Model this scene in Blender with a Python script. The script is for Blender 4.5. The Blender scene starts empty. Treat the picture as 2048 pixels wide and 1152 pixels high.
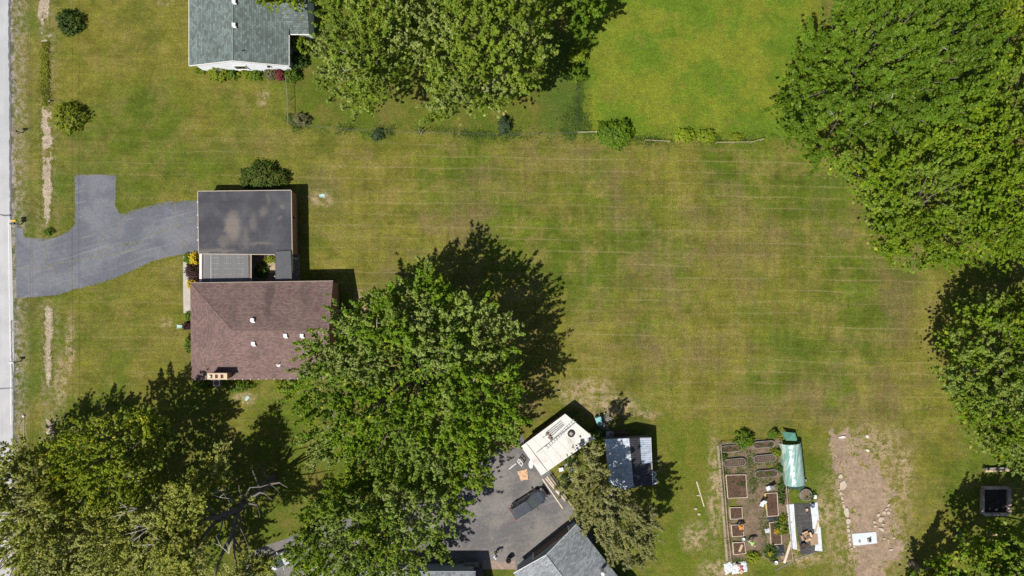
import bpy, math, random
import numpy as np
from mathutils import Vector, Matrix
R = math.radians
random.seed(7); rng = np.random.default_rng(11)
sc = bpy.context.scene; COL = sc.collection
# ------------------------------------------------------------------ camera, sky, sun, exposure
H = 85.0; S = 0.061                       # drone height above the lawn, metres on the lawn per photo pixel
cam = bpy.data.cameras.new('camera'); co = bpy.data.objects.new('camera', cam); COL.objects.link(co)
co.location = (0, 0, H); cam.sensor_width = 36; cam.lens = 36*H/(2048*S); cam.clip_start = 1; cam.clip_end = 2000
sc.camera = co
SUN_EL, SUN_AZ = 57.5, 42.0               # shadows fall towards 42 degrees left of +x
wd = bpy.data.worlds.new('World'); sc.world = wd; wd.use_nodes = True
wn = wd.node_tree; bg = wn.nodes['Background']
sky = wn.nodes.new('ShaderNodeTexSky'); sky.sky_type = 'NISHITA'; sky.sun_disc = False
sky.sun_elevation = R(SUN_EL); sky.sun_rotation = R(180+90-SUN_AZ)
wn.links.new(sky.outputs[0], bg.inputs[0]); bg.inputs[1].default_value = 0.062
sl = bpy.data.lights.new('sun', 'SUN'); sl.energy = 5.0; sl.angle = R(0.53); sl.color = (1, .955, .87)
so = bpy.data.objects.new('sun', sl); COL.objects.link(so); so.location = (-40, -40, 90)
ldir = Vector((math.cos(R(SUN_AZ))*math.cos(R(SUN_EL)), math.sin(R(SUN_AZ))*math.cos(R(SUN_EL)), -math.sin(R(SUN_EL))))
so.rotation_euler = ldir.to_track_quat('-Z', 'Y').to_euler()
sc.view_settings.view_transform = 'Standard'; sc.view_settings.look = 'None'
sc.view_settings.exposure = 0.2; sc.view_settings.gamma = 1
# ------------------------------------------------------------------ helpers
def W(px, py, z=0.0):
    f = S*(H-z)/H
    return ((px-1024)*f, (576-py)*f, z)
def quadmap(ox, oy, s):
    return lambda u, v: (ox+u/s, oy+v/s)
class NB:
    def __init__(self, name):
        self.m = bpy.data.materials.new(name); self.m.use_nodes = True
        self.nt = self.m.node_tree; self.b = self.nt.nodes['Principled BSDF']; self.out = self.nt.nodes['Material Output']
    def n(self, t): return self.nt.nodes.new(t)
    def put(self, sock, v):
        if isinstance(v, (int, float)): sock.default_value = v
        elif isinstance(v, (tuple, list)):
            sock.default_value = (*v, 1) if (len(v) == 3 and sock.type == 'RGBA') else v
        else: self.nt.links.new(v, sock)
    def pos(self): return self.n('ShaderNodeNewGeometry').outputs['Position']
    def obj(self): return self.n('ShaderNodeTexCoord').outputs['Object']
    def sep(self, v):
        s = self.n('ShaderNodeSeparateXYZ'); self.put(s.inputs[0], v); return s.outputs
    def noise(self, vec, scale, detail=3, rough=.55, dist=0):
        t = self.n('ShaderNodeTexNoise'); self.put(t.inputs['Vector'], vec)
        t.inputs['Scale'].default_value = scale; t.inputs['Detail'].default_value = detail
        t.inputs['Roughness'].default_value = rough; t.inputs['Distortion'].default_value = dist
        return t.outputs['Fac']
    def voro(self, vec, scale, feature='F1'):
        t = self.n('ShaderNodeTexVoronoi'); t.feature = feature; self.put(t.inputs['Vector'], vec); t.inputs['Scale'].default_value = scale
        return t.outputs[0]
    def math(self, op, a, b=0.0, clamp=False):
        t = self.n('ShaderNodeMath'); t.operation = op; t.use_clamp = clamp
        self.put(t.inputs[0], a); self.put(t.inputs[1], b); return t.outputs[0]
    def step(self, v, lo, hi):
        t = self.n('ShaderNodeMapRange'); t.interpolation_type = 'SMOOTHSTEP'; self.put(t.inputs[0], v)
        t.inputs[1].default_value = lo; t.inputs[2].default_value = hi; return t.outputs[0]
    def lin(self, v, lo, hi, a, b):
        t = self.n('ShaderNodeMapRange'); self.put(t.inputs[0], v)
        for i, x in enumerate((lo, hi, a, b)): t.inputs[i+1].default_value = x
        return t.outputs[0]
    def mix(self, f, a, b, mode='MIX'):
        t = self.n('ShaderNodeMix'); t.data_type = 'RGBA'; t.blend_type = mode
        self.put(t.inputs[0], f); self.put(t.inputs[6], a); self.put(t.inputs[7], b); return t.outputs[2]
    def scale(self, c, f):                       # colour times a factor
        t = self.n('ShaderNodeVectorMath'); t.operation = 'SCALE'; self.put(t.inputs[0], c); self.put(t.inputs['Scale'], f); return t.outputs[0]
    def mul3(self, v, k):
        t = self.n('ShaderNodeVectorMath'); t.operation = 'MULTIPLY'; self.put(t.inputs[0], v); t.inputs[1].default_value = k; return t.outputs[0]
    def addv(self, a, b):
        t = self.n('ShaderNodeVectorMath'); t.operation = 'ADD'; self.put(t.inputs[0], a); self.put(t.inputs[1], b); return t.outputs[0]
    def rotz(self, v, ang):
        t = self.n('ShaderNodeVectorRotate'); t.rotation_type = 'Z_AXIS'; self.put(t.inputs['Vector'], v); t.inputs['Angle'].default_value = ang; return t.outputs[0]
    def bump(self, h, strength=.5, dist=.05):
        t = self.n('ShaderNodeBump'); t.inputs['Strength'].default_value = strength; t.inputs['Distance'].default_value = dist
        self.put(t.inputs['Height'], h); self.nt.links.new(t.outputs[0], self.b.inputs['Normal'])
    def fin(self, col, rough=.8, spec=.3, metal=0):
        self.put(self.b.inputs['Base Color'], col); self.put(self.b.inputs['Roughness'], rough)
        self.b.inputs['Specular IOR Level'].default_value = spec; self.put(self.b.inputs['Metallic'], metal)
        return self.m
MATS = {}
def plain(name, col, rough=.75, var=.18, scale=2.0, spec=.3, metal=0, bump=0.0):
    if name in MATS: return MATS[name]
    k = NB(name); p = k.pos()
    a = k.noise(p, scale, 4); b = k.noise(p, scale*9, 2)
    f = k.math('ADD', k.lin(a, .25, .75, 1-var, 1+var), k.lin(b, .25, .75, -var*.5, var*.5))
    if bump: k.bump(k.noise(p, scale*14, 3), bump, .02)
    MATS[name] = k.fin(k.scale(col, f), rough, spec, metal); return MATS[name]
class MB:
    def __init__(self): self.v = []; self.f = []
    def add(self, vs, fs):
        o = len(self.v); self.v += [tuple(x) for x in vs]; self.f += [tuple(i+o for i in f) for f in fs]; return self
    def box(self, c, s, rz=0, rx=0, ry=0):
        M = Matrix.Rotation(rz, 3, 'Z') @ Matrix.Rotation(ry, 3, 'Y') @ Matrix.Rotation(rx, 3, 'X'); c = Vector(c)
        vs = [c + M @ Vector((x*s[0]/2, y*s[1]/2, z*s[2]/2)) for z in (-1, 1) for x, y in ((-1, -1), (1, -1), (1, 1), (-1, 1))]
        return self.add(vs, [(3, 2, 1, 0), (4, 5, 6, 7), (0, 1, 5, 4), (1, 2, 6, 5), (2, 3, 7, 6), (3, 0, 4, 7)])
    def prism(self, poly, z0, z1):               # poly: xy list; z0/z1 numbers or lists
        n = len(poly); Z0 = z0 if isinstance(z0, (list, tuple)) else [z0]*n; Z1 = z1 if isinstance(z1, (list, tuple)) else [z1]*n
        a = sum(poly[i][0]*poly[(i+1) % n][1]-poly[(i+1) % n][0]*poly[i][1] for i in range(n))
        idx = list(range(n)) if a > 0 else list(range(n))[::-1]
        vs = [(poly[i][0], poly[i][1], Z0[i]) for i in idx]+[(poly[i][0], poly[i][1], Z1[i]) for i in idx]
        return self.add(vs, [tuple(range(n))[::-1], tuple(range(n, 2*n))]+[(i, (i+1) % n, (i+1) % n+n, i+n) for i in range(n)])
    def slab(self, pts, t):                      # 3d polygon thickened downwards
        return self.prism([p[:2] for p in pts], [p[2]-t for p in pts], [p[2] for p in pts])
    def bar(self, a, b, r, r2=None, n=6, cap=True):
        a = Vector(a); b = Vector(b); d = (b-a).normalized(); u = d.orthogonal().normalized(); w = d.cross(u); r2 = r if r2 is None else r2
        vs = [a+(u*math.cos(t)+w*math.sin(t))*r for t in [2*math.pi*i/n for i in range(n)]]
        vs += [b+(u*math.cos(t)+w*math.sin(t))*r2 for t in [2*math.pi*i/n for i in range(n)]]
        fs = [(i, (i+1) % n, (i+1) % n+n, i+n) for i in range(n)]
        if cap: fs += [tuple(range(n))[::-1], tuple(range(n, 2*n))]
        return self.add(vs, fs)
    def tube(self, pts, rad, n=6):
        pts = [Vector(p) for p in pts]; rad = rad if isinstance(rad, (list, tuple)) else [rad]*len(pts)
        vs = []; u = None
        for i, p in enumerate(pts):
            d = (pts[min(i+1, len(pts)-1)]-pts[max(i-1, 0)]).normalized()
            u = d.orthogonal().normalized() if u is None else (u-d*u.dot(d)).normalized()
            w = d.cross(u)
            vs += [p+(u*math.cos(2*math.pi*k/n)+w*math.sin(2*math.pi*k/n))*rad[i] for k in range(n)]
        fs = [(i*n+k, i*n+(k+1) % n, (i+1)*n+(k+1) % n, (i+1)*n+k) for i in range(len(pts)-1) for k in range(n)]
        fs += [tuple(range(n))[::-1], tuple(range((len(pts)-1)*n, len(pts)*n))]
        return self.add(vs, fs)
    def lathe(self, prof, c=(0, 0, 0), n=20, sx=1, sy=1, close=False):
        vs = [(c[0]+r*sx*math.cos(2*math.pi*k/n), c[1]+r*sy*math.sin(2*math.pi*k/n), c[2]+z) for r, z in prof for k in range(n)]
        m = len(prof); rows = range(m if close else m-1)
        fs = [(i*n+k, i*n+(k+1) % n, ((i+1) % m)*n+(k+1) % n, ((i+1) % m)*n+k) for i in rows for k in range(n)]
        if not close: fs += [tuple(range(n))[::-1], tuple(range((m-1)*n, m*n))]
        return self.add(vs, fs)
    def build(self, name, mat, parent=None, world=True, base=None, smooth=False, bevel=0):
        v = np.array(self.v, dtype=float)
        if parent is not None:
            off = np.array(rootloc(parent)) if world else np.zeros(3)
        else:
            off = np.array(base) if base is not None else np.array([*( (v.min(0)+v.max(0))/2 )[:2], v[:, 2].min()])
        me = bpy.data.meshes.new(name); me.from_pydata((v-off).tolist(), [], self.f); me.update()
        if smooth:
            for p in me.polygons: p.use_smooth = True
        me.materials.append(mat)
        o = bpy.data.objects.new(name, me); COL.objects.link(o)
        if parent is not None: o.parent = parent
        else: o.location = off
        if bevel:
            b = o.modifiers.new('bevel', 'BEVEL'); b.width = bevel; b.segments = 2; b.limit_method = 'ANGLE'
        return o
def rootloc(o):
    while o.parent is not None: o = o.parent
    return tuple(o.location)
def tag(o, label, cat, group=None):
    o['label'] = label; o['category'] = cat
    if group: o['group'] = group
    return o
def thing(name, label, cat, loc, rz=0, group=None):
    o = bpy.data.objects.new(name, None); COL.objects.link(o); o.location = loc; o.rotation_euler = (0, 0, rz)
    o.empty_display_size = .3
    return tag(o, label, cat, group)
def structure(o): o['kind'] = 'structure'; return o
def jitter_poly(pts, step=.5, amp=.15, closed=True):
    out = []; n = len(pts)
    for i in range(n if closed else n-1):
        a = pts[i]; b = pts[(i+1) % n]; L = math.hypot(b[0]-a[0], b[1]-a[1]); k = max(1, int(L/step))
        for j in range(k):
            t = j/k; out.append((a[0]+(b[0]-a[0])*t+random.uniform(-amp, amp), a[1]+(b[1]-a[1])*t+random.uniform(-amp, amp)))
    return out
def sheet(name, pxpoly, z, mat, step=.6, amp=.12):
    pts = [W(*p)[:2] for p in pxpoly]
    pts = jitter_poly(pts, step, amp) if amp else pts
    return structure(MB().prism(pts, -.15, z).build(name, mat))
def mesh_np(name, V, F, mat, parent=None, off=(0, 0, 0)):
    me = bpy.data.meshes.new(name); V = (V-np.array(off)).astype(np.float32)
    me.vertices.add(len(V)); me.vertices.foreach_set('co', V.ravel())
    n = len(F); me.loops.add(4*n); me.loops.foreach_set('vertex_index', F.astype(np.int32).ravel())
    me.polygons.add(n); me.polygons.foreach_set('loop_start', np.arange(0, 4*n, 4, dtype=np.int32)); me.update(calc_edges=True); me.validate()
    me.materials.append(mat); o = bpy.data.objects.new(name, me); COL.objects.link(o)
    if parent: o.parent = parent
    else: o.location = off
    return o
def inpoly(pts, poly):
    x, y = pts[:, 0], pts[:, 1]; ins = np.zeros(len(pts), bool); n = len(poly)
    for i in range(n):
        x1, y1 = poly[i]; x2, y2 = poly[(i+1) % n]
        cnd = ((y1 > y) != (y2 > y)) & (x < (x2-x1)*(y-y1)/(y2-y1+1e-9)+x1); ins ^= cnd
    return ins
def edgedist(pts, poly):
    d = np.full(len(pts), 1e9); n = len(poly)
    for i in range(n):
        a = np.array(poly[i], float); b = np.array(poly[(i+1) % n], float); ab = b-a
        t = np.clip(((pts-a) @ ab)/(ab @ ab), 0, 1); d = np.minimum(d, np.linalg.norm(pts-(a+t[:, None]*ab), axis=1))
    return d
def vnoise(x, y, f, seed):
    g_ = np.random.default_rng(seed).uniform(-1, 1, (64, 64)); x = x*f+1000; y = y*f+1000; xi = np.floor(x).astype(int); yi = np.floor(y).astype(int); u = x-xi; v = y-yi; u = u*u*(3-2*u); v = v*v*(3-2*v)
    G = lambda a, b: g_[a % 64, b % 64]
    return (G(xi, yi)*(1-u)+G(xi+1, yi)*u)*(1-v)+(G(xi, yi+1)*(1-u)+G(xi+1, yi+1)*u)*v
def ragged(name, pxpoly, z, mat, cell=.11, amp=.55, hole=0.0):
    """ground patch whose edge breaks up into the grass"""
    P2 = np.array([W(*p)[:2] for p in pxpoly]); lo = P2.min(0)-amp*1.5; hi = P2.max(0)+amp*1.5
    xs_ = np.arange(lo[0], hi[0], cell); ys_ = np.arange(lo[1], hi[1], cell); X, Y = np.meshgrid(xs_, ys_, indexing='ij'); q = np.stack([X.ravel()+cell/2, Y.ravel()+cell/2], 1)
    ins = inpoly(q, [tuple(v) for v in P2]); d = edgedist(q, [tuple(v) for v in P2]); sd = np.where(ins, d, -d)
    n_ = vnoise(q[:, 0], q[:, 1], .8, 3)*.55+vnoise(q[:, 0], q[:, 1], 2.1, 4)*.5+vnoise(q[:, 0], q[:, 1], 5, 5)*.35
    keep = (sd+amp*n_ > 0)
    if hole: keep &= ~((vnoise(q[:, 0], q[:, 1], .55, 8)*.7+vnoise(q[:, 0], q[:, 1], 2.6, 9)*.5 > hole) & (d < 2.2))
    ii = np.nonzero(keep)[0]; a, b = ii//len(ys_), ii % len(ys_); ny = len(ys_)+1
    F = np.stack([a*ny+b, (a+1)*ny+b, (a+1)*ny+b+1, a*ny+b+1], 1); VX, VY = np.meshgrid(np.append(xs_, xs_[-1]+cell), np.append(ys_, ys_[-1]+cell), indexing='ij')
    V = np.stack([VX.ravel(), VY.ravel(), np.full(VX.size, z)], 1); V[:, :2] += np.random.default_rng(2).uniform(-.3, .3, (len(V), 2))*cell
    us, inv = np.unique(F, return_inverse=True); return structure(mesh_np(name, V[us], inv.reshape(F.shape), mat))
# ------------------------------------------------------------------ ground materials
def grass_color(k):
    p = k.pos(); warp = k.addv(p, k.scale(k.n_color(p) if hasattr(k, 'n_color') else p, 0)); return p
k = NB('lawn'); P = k.pos()
tn = k.n('ShaderNodeTexNoise'); k.put(tn.inputs['Vector'], P); tn.inputs['Scale'].default_value = .35; tn.inputs['Detail'].default_value = 4
wv = k.n('ShaderNodeVectorMath'); wv.operation = 'SUBTRACT'; k.put(wv.inputs[0], tn.outputs['Color']); wv.inputs[1].default_value = (.5, .5, .5)
PW = k.addv(P, k.scale(wv.outputs[0], 5.0)); PS = k.addv(P, k.scale(wv.outputs[0], .9))
xw, yw, _ = k.sep(PW); xs, ys, _ = k.sep(PS)
def region(x0, y0, x1, y1, soft=1.0, xx=None, yy=None):         # photo pixels on the lawn
    xx = xw if xx is None else xx; yy = yw if yy is None else yy
    a = W(x0, y1); b = W(x1, y0)
    f = k.math('MULTIPLY', k.step(xx, a[0]-soft, a[0]+soft), k.math('SUBTRACT', 1, k.step(xx, b[0]-soft, b[0]+soft)))
    g = k.math('MULTIPLY', k.step(yy, a[1]-soft, a[1]+soft), k.math('SUBTRACT', 1, k.step(yy, b[1]-soft, b[1]+soft)))
    return k.math('MULTIPLY', f, g)
def spot(px, py, rx, ry, soft=.6):
    c = W(px, py); dx = k.math('DIVIDE', k.math('SUBTRACT', xs, c[0]), rx*S); dy = k.math('DIVIDE', k.math('SUBTRACT', ys, c[1]), ry*S)
    d = k.math('SQRT', k.math('ADD', k.math('MULTIPLY', dx, dx), k.math('MULTIPLY', dy, dy)))
    return k.math('SUBTRACT', 1, k.step(d, 1-soft, 1+soft))
n_big = k.noise(P, .055, 5, .6); n_mid = k.noise(P, .19, 6, .65); n_mid2 = k.noise(k.addv(P, (50, 20, 0)), .33, 6, .7)
n_f1 = k.noise(P, 1.6, 4, .7); n_f2 = k.noise(P, 6.5, 3, .7); n_f3 = k.noise(P, 22, 2, .7)
green, olive, dark = (.098, .133, .012), (.166, .160, .024), (.072, .105, .011)
tan, lime, yell = (.245, .195, .058), (.112, .180, .013), (.180, .208, .020)
c = k.mix(k.step(n_big, .42, .58), green, olive)
n_p = k.noise(k.addv(P, (17, 44, 0)), .42, 6, .72); c = k.scale(c, k.lin(n_p, .3, .7, .68, 1.32))
c = k.mix(k.math('MULTIPLY', k.step(n_mid, .52, .72), .75), c, dark)
mainlawn = region(640, 285, 1900, 850, 2.5)
dry = k.math('MULTIPLY', k.step(n_mid2, .44, .66), k.lin(mainlawn, 0, 1, .50, .66))
c = k.mix(dry, c, tan)
c = k.mix(k.math('MULTIPLY', k.step(k.noise(k.addv(P, (80, 9, 0)), .075, 6, .7), .52, .68), .8), c, (.080, .130, .010))
rd = k.math('MULTIPLY', k.step(k.noise(k.addv(P, (9, 70, 0)), .10, 6, .7), .47, .66), k.lin(mainlawn, 0, 1, .22, .68))
c = k.mix(rd, c, (.185, .140, .062))
# mowing: broad passes and thin pale lines left between them
def lines(coord, period, width, wob):
    t = k.math('FRACT', k.math('DIVIDE', k.math('ADD', coord, k.math('MULTIPLY', k.noise(P, .07, 2), wob)), period))
    t = k.math('ABSOLUTE', k.math('SUBTRACT', t, .5)); return k.math('SUBTRACT', 1, k.step(t, width*.4, width))
px_, py_, pz_ = k.sep(P)
stretchx = k.mul3(P, (.10, 1.6, 1)); stretchy = k.mul3(P, (1.6, .10, 1))
hl = k.math('MULTIPLY', lines(k.math('ADD', py_, k.math('MULTIPLY', px_, .018)), 1.42, .085, .9), k.step(k.noise(stretchx, .8, 5, .65), .38, .60))
vl = k.math('MULTIPLY', lines(px_, 2.1, .16, 1.5), k.step(k.noise(stretchy, .6, 4), .46, .66))
yard = k.math('MAXIMUM', mainlawn, k.math('MULTIPLY', region(105, 250, 640, 880, 2.0), .6))
c = k.scale(c, k.lin(k.noise(stretchx, 1.6, 4, .6), .3, .7, .88, 1.12))
c = k.scale(c, k.math('ADD', 1, k.math('MULTIPLY', k.math('MULTIPLY', k.math('SUBTRACT', k.noise(stretchy, 1.1, 4, .6), .5), mainlawn), .55)))
c = k.mix(k.math('MULTIPLY', k.math('MULTIPLY', hl, yard), .46), c, (.27, .225, .10))
c = k.mix(k.math('MULTIPLY', k.math('MULTIPLY', vl, mainlawn), .22), c, (.23, .19, .08))
band = k.math('SINE', k.math('MULTIPLY', k.math('ADD', py_, k.math('MULTIPLY', k.noise(P, .05, 2), 4)), 1.53))
bandx = k.math('SINE', k.math('MULTIPLY', k.math('ADD', px_, k.math('MULTIPLY', k.noise(P, .05, 2), 6)), .62))
c = k.scale(c, k.math('ADD', 1, k.math('ADD', k.math('MULTIPLY', k.math('MULTIPLY', band, yard), .055), k.math('MULTIPLY', k.math('MULTIPLY', bandx, mainlawn), .05))))
# neighbours' lawns
br = region(1160, -120, 1640, 278, .8, xs, ys)
limec = k.scale(k.mix(k.step(n_mid, .42, .58), lime, yell), k.lin(n_p, .3, .7, .80, 1.2)); limec = k.mix(k.math('MULTIPLY', k.step(n_mid2, .54, .70), .55), limec, (.18, .165, .035))
c = k.mix(br, c, limec)
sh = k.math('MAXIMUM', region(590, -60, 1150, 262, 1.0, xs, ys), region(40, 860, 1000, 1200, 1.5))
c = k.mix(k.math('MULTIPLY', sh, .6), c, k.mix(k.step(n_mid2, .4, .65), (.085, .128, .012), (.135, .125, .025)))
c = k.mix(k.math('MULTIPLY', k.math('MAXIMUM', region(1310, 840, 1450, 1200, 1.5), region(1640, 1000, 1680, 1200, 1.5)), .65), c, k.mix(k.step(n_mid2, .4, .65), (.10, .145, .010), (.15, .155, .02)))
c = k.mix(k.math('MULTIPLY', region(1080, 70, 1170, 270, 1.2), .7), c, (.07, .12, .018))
# roadside wear and bare spots
rs = k.math('MULTIPLY', region(16, -200, 52, 1200, .9, xs, ys), k.step(n_f1, .38, .62))
c = k.mix(k.math('MULTIPLY', rs, .8), c, (.30, .25, .19))
dt = k.math('MULTIPLY', k.math('MAXIMUM', region(74, -200, 112, 500, 1.0, xs, ys), region(80, 600, 118, 900, .9, xs, ys)), k.step(n_f1, .42, .62))
c = k.mix(k.math('MULTIPLY', dt, .75), c, (.25, .20, .12))
bare = None
for a in ((525, 195, 11, 16), (330, 3, 14, 10), (1165, 785, 50, 22), (1225, 812, 55, 20), (1290, 828, 26, 7), (1190, 770, 30, 14), (490, 798, 22, 12),
          (640, 398, 22, 14), (725, 610, 20, 26), (1650, 1020, 22, 30), (1740, 905, 70, 50), (1735, 1040, 80, 140), (1810, 950, 16, 60), (1390, 1075, 25, 28),
          (1440, 1140, 40, 20), (330, 645, 12, 8), (122, 765, 12, 50), (140, 690, 10, 60), (640, 705, 25, 45), (1430, 980, 14, 100), (1600, 1110, 60, 20)):
    s_ = spot(*a); bare = s_ if bare is None else k.math('MAXIMUM', bare, s_)
bare = k.math('MULTIPLY', bare, k.step(k.noise(P, 1.1, 6, .75), .42, .58))
c = k.mix(k.math('MULTIPLY', bare, .95), c, (.40, .30, .18))
# blades: fine speckle
n_f4 = k.noise(k.addv(P, (3, 8, 0)), 3.1, 3, .75)
c = k.mix(k.math('MULTIPLY', k.step(n_f4, .52, .72), .30), c, (.24, .20, .085))
c = k.scale(c, k.math('MULTIPLY', k.lin(n_f2, .25, .75, .55, 1.45), k.math('MULTIPLY', k.lin(n_f4, .25, .75, 1.25, .75), k.math('MULTIPLY', k.lin(n_f1, .25, .75, .80, 1.20), k.lin(n_f3, .2, .8, .75, 1.25)))))
k.bump(k.math('ADD', n_f3, k.math('MULTIPLY', n_f2, 2.0)), .8, .10)
M_LAWN = k.fin(c, .9, .12)
def gravel(name, a, b, scale=9, weeds=0.0):
    k = NB(name); p = k.pos(); n = k.noise(p, scale, 5, .75); m = k.noise(p, .8, 4)
    c = k.mix(k.step(n, .35, .65), a, b); c = k.scale(c, k.lin(m, .25, .75, .75, 1.25))
    if weeds: c = k.mix(k.math('MULTIPLY', k.step(k.noise(p, .7, 6, .75), 1-weeds-.06, 1-weeds+.08), .9), c, (.10, .115, .03))
    c = k.scale(c, k.lin(k.noise(p, 2.6, 5, .75), .28, .72, .62, 1.34)); v = k.voro(p, scale*1.6); c = k.scale(c, k.lin(v, 0, .6, 1.12, .72))
    k.bump(v, .8, .06); return k.fin(c, .95, .15)
M_GRAVEL = gravel('shoulder_gravel', (.30, .26, .21), (.40, .36, .31), 8, .50)
M_DITCH = gravel('ditch_gravel', (.36, .28, .20), (.50, .42, .32), 5, .40)
M_DIRT = gravel('bare_dirt', (.35, .25, .175), (.44, .325, .235), 12, .36)
M_GSOIL = gravel('garden_earth', (.19, .13, .09), (.29, .215, .15), 10, .45)
M_SOIL = gravel('bed_soil', (.075, .045, .032), (.16, .10, .068), 6)
def asphalt(name, base, light, patch):
    k = NB(name); p = k.pos(); n = k.noise(p, .25, 5, .65); m = k.noise(p, 30, 2); s = k.noise(k.rotz(k.mul3(p, (1, 1, 1)), .2), 1.3, 5, .7)
    c = k.mix(k.step(n, .40, .62), base, light); c = k.mix(k.math('MULTIPLY', k.step(s, .56, .74), patch), c, (.23, .19, .155))
    sx = k.noise(k.mul3(k.rotz(p, -.28), (.25, 3.2, 1)), .7, 4, .6); c = k.mix(k.math('MULTIPLY', k.step(sx, .54, .70), .5), c, (.21, .21, .215))
    c = k.scale(c, k.lin(m, .2, .8, .72, 1.28)); c = k.scale(c, k.lin(k.noise(p, 3.2, 5, .75), .25, .75, .78, 1.22)); k.bump(m, .5, .02); return k.fin(c, .85, .3)
M_DRIVE = asphalt('driveway_asphalt', (.108, .113, .134), (.150, .155, .176), .16)
M_COURT = asphalt('court_asphalt', (.118, .112, .114), (.185, .170, .160), .85)
k = NB('road_concrete'); p = k.pos()
c = k.mix(k.step(k.noise(p, .3, 5), .35, .65), (.37, .37, .385), (.43, .43, .44))
c = k.scale(c, k.math('MULTIPLY', k.lin(k.noise(p, 25, 2), .2, .8, .85, 1.15), k.lin(k.noise(k.mul3(p, (2.5, .08, 1)), .8, 3), .25, .75, .93, 1.06)))
M_ROAD = k.fin(c, .85, .3)
M_TAR = plain('tar_seal', (.12, .12, .13), .6, .3, 3)
M_CONC = plain('path_concrete', (.40, .37, .325), .9, .18, 1.2, bump=.3)
M_CRACK = plain('crack_weeds', (.17, .16, .09), .9, .5, 4)
# ------------------------------------------------------------------ ground, road, driveway, paths
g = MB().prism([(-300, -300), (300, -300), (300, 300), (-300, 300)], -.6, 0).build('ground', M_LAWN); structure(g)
ragged('road_shoulder', [(5, -200), (28, -200), (30, 100), (31, 300), (33, 440), (33, 470), (34, 596), (37, 600), (37, 760), (35, 860), (32, 1000), (30, 1300), (0, 1300)], .004, M_GRAVEL, .13, .45, .5)
road = sheet('road', [(16, -700), (18, 0), (20, 250), (22, 440), (27, 600), (28, 720), (27, 860), (24, 1000), (20, 1900), (-130, 1900), (-130, -700)], .03, M_ROAD, 4, .03)
def strip(name, pts, w, z, mat, parent=None, amp=.0, step=.4):
    p = [Vector(W(*q)) for q in pts]; q = []
    for i in range(len(p)-1):
        n_ = max(1, int((p[i+1]-p[i]).length/step)); q += [p[i].lerp(p[i+1], j/n_) for j in range(n_)]
    q.append(p[-1]); L = []; Rr = []
    for i, a in enumerate(q):
        d = (q[min(i+1, len(q)-1)]-q[max(i-1, 0)]).normalized(); nn = Vector((-d.y, d.x, 0)); a = a+nn*random.uniform(-amp, amp); ww = w/2*random.uniform(.6, 1.35) if amp else w/2
        L.append(a+nn*ww); Rr.append(a-nn*ww)
    b = MB(); n_ = len(q)
    b.add([(v.x, v.y, z) for v in L+Rr]+[(v.x, v.y, z-.02) for v in L+Rr],
          [(i, n_+i, n_+i+1, i+1) for i in range(n_-1)]+[(i, i+1, 2*n_+i+1, 2*n_+i) for i in range(n_-1)]+[(n_+i+1, n_+i, 3*n_+i, 3*n_+i+1) for i in range(n_-1)])
    return b.build(name, mat, parent)
strip('road_edge_seal', [(20, -60), (18.5, 30), (19, 110), (20.5, 180), (21, 250), (20.5, 330), (22, 440)], .22, .036, M_TAR, road, .05)
strip('road_edge_seal', [(23.5, 640), (24, 700), (26.5, 760), (27.5, 830), (26, 900)], .16, .036, M_TAR, road, .05)
strip('road_joint_seal', [(-5, 429), (10, 431), (23, 430)], .16, .036, M_TAR, road, .05)
strip('road_joint_seal', [(-5, 777), (10, 777), (26, 775)], .14, .036, M_TAR, road, .05)
strip('road_lane_edge', [(17, 440), (19, 600), (21, 700), (22, 850)], .10, .034, plain('pale_edge', (.60, .59, .57), .8, .15), road)
ragged('ditch_gravel_bed', [(80, -60), (95, -60), (97, 60), (99, 82), (80, 86), (78, 40)], .006, M_DITCH, amp=.35, hole=.42)
ragged('ditch_gravel_bed', [(86, 205), (100, 205), (103, 300), (103, 380), (100, 440), (94, 455), (86, 400), (84, 300)], .006, M_DITCH, amp=.4, hole=.42)
ragged('ditch_gravel_bed', [(93, 612), (104, 622), (106, 650), (99, 690), (102, 740), (98, 776), (92, 760), (91, 710), (93, 680), (90, 650)], .006, M_DITCH, amp=.3)
ragged('ditch_gravel_bed', [(92, 838), (106, 846), (104, 900), (92, 900)], .006, M_DITCH, amp=.3)
drv = sheet('driveway', [(30, 455), (47, 455), (49, 476), (85, 477), (115, 474), (136, 462), (150, 448), (149, 350), (190, 349), (233, 351), (231, 372), (231, 410), (240, 429), (265, 422),
      (300, 410), (340, 403), (415, 399), (415, 512), (368, 509), (330, 514), (300, 524), (270, 538), (240, 552), (200, 567), (150, 579), (110, 590), (75, 594), (34, 596)], .02, M_DRIVE, .7, .07)
for pts in ([(85, 477), (90, 500), (93, 530), (112, 543)], [(34, 538), (60, 537), (88, 534)], [(93, 530), (135, 524), (180, 516), (230, 508), (262, 500), (300, 470), (330, 460), (400, 437)],
            [(137, 530), (150, 578)], [(237, 432), (236, 480)], [(350, 405), (353, 440)], [(368, 475), (374, 500)], [(185, 512), (215, 497), (260, 487)], [(200, 485), (215, 470)], [(245, 492), (272, 482)], [(270, 480), (272, 540)]):
    strip('driveway_crack', pts, .07, .026, M_CRACK, drv, .04)
strip('driveway_edge', [(34, 445), (34, 480), (33, 540), (34, 598)], .14, .027, M_TAR, drv, .04)
sheet('house_path', [(366, 512), (373, 512), (376, 540), (381, 556), (400, 556), (400, 626), (367, 626)], .012, M_CONC, 3, .02)
sheet('court', [(1002, 893), (1040, 868), (1100, 940), (1152, 1024), (1190, 1080), (1060, 1180), (1028, 1136), (966, 1137), (966, 1300), (440, 1300), (500, 1105), (512, 1098), (620, 1060), (850, 990), (930, 940)], .02, M_COURT, .9, .06)
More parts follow.
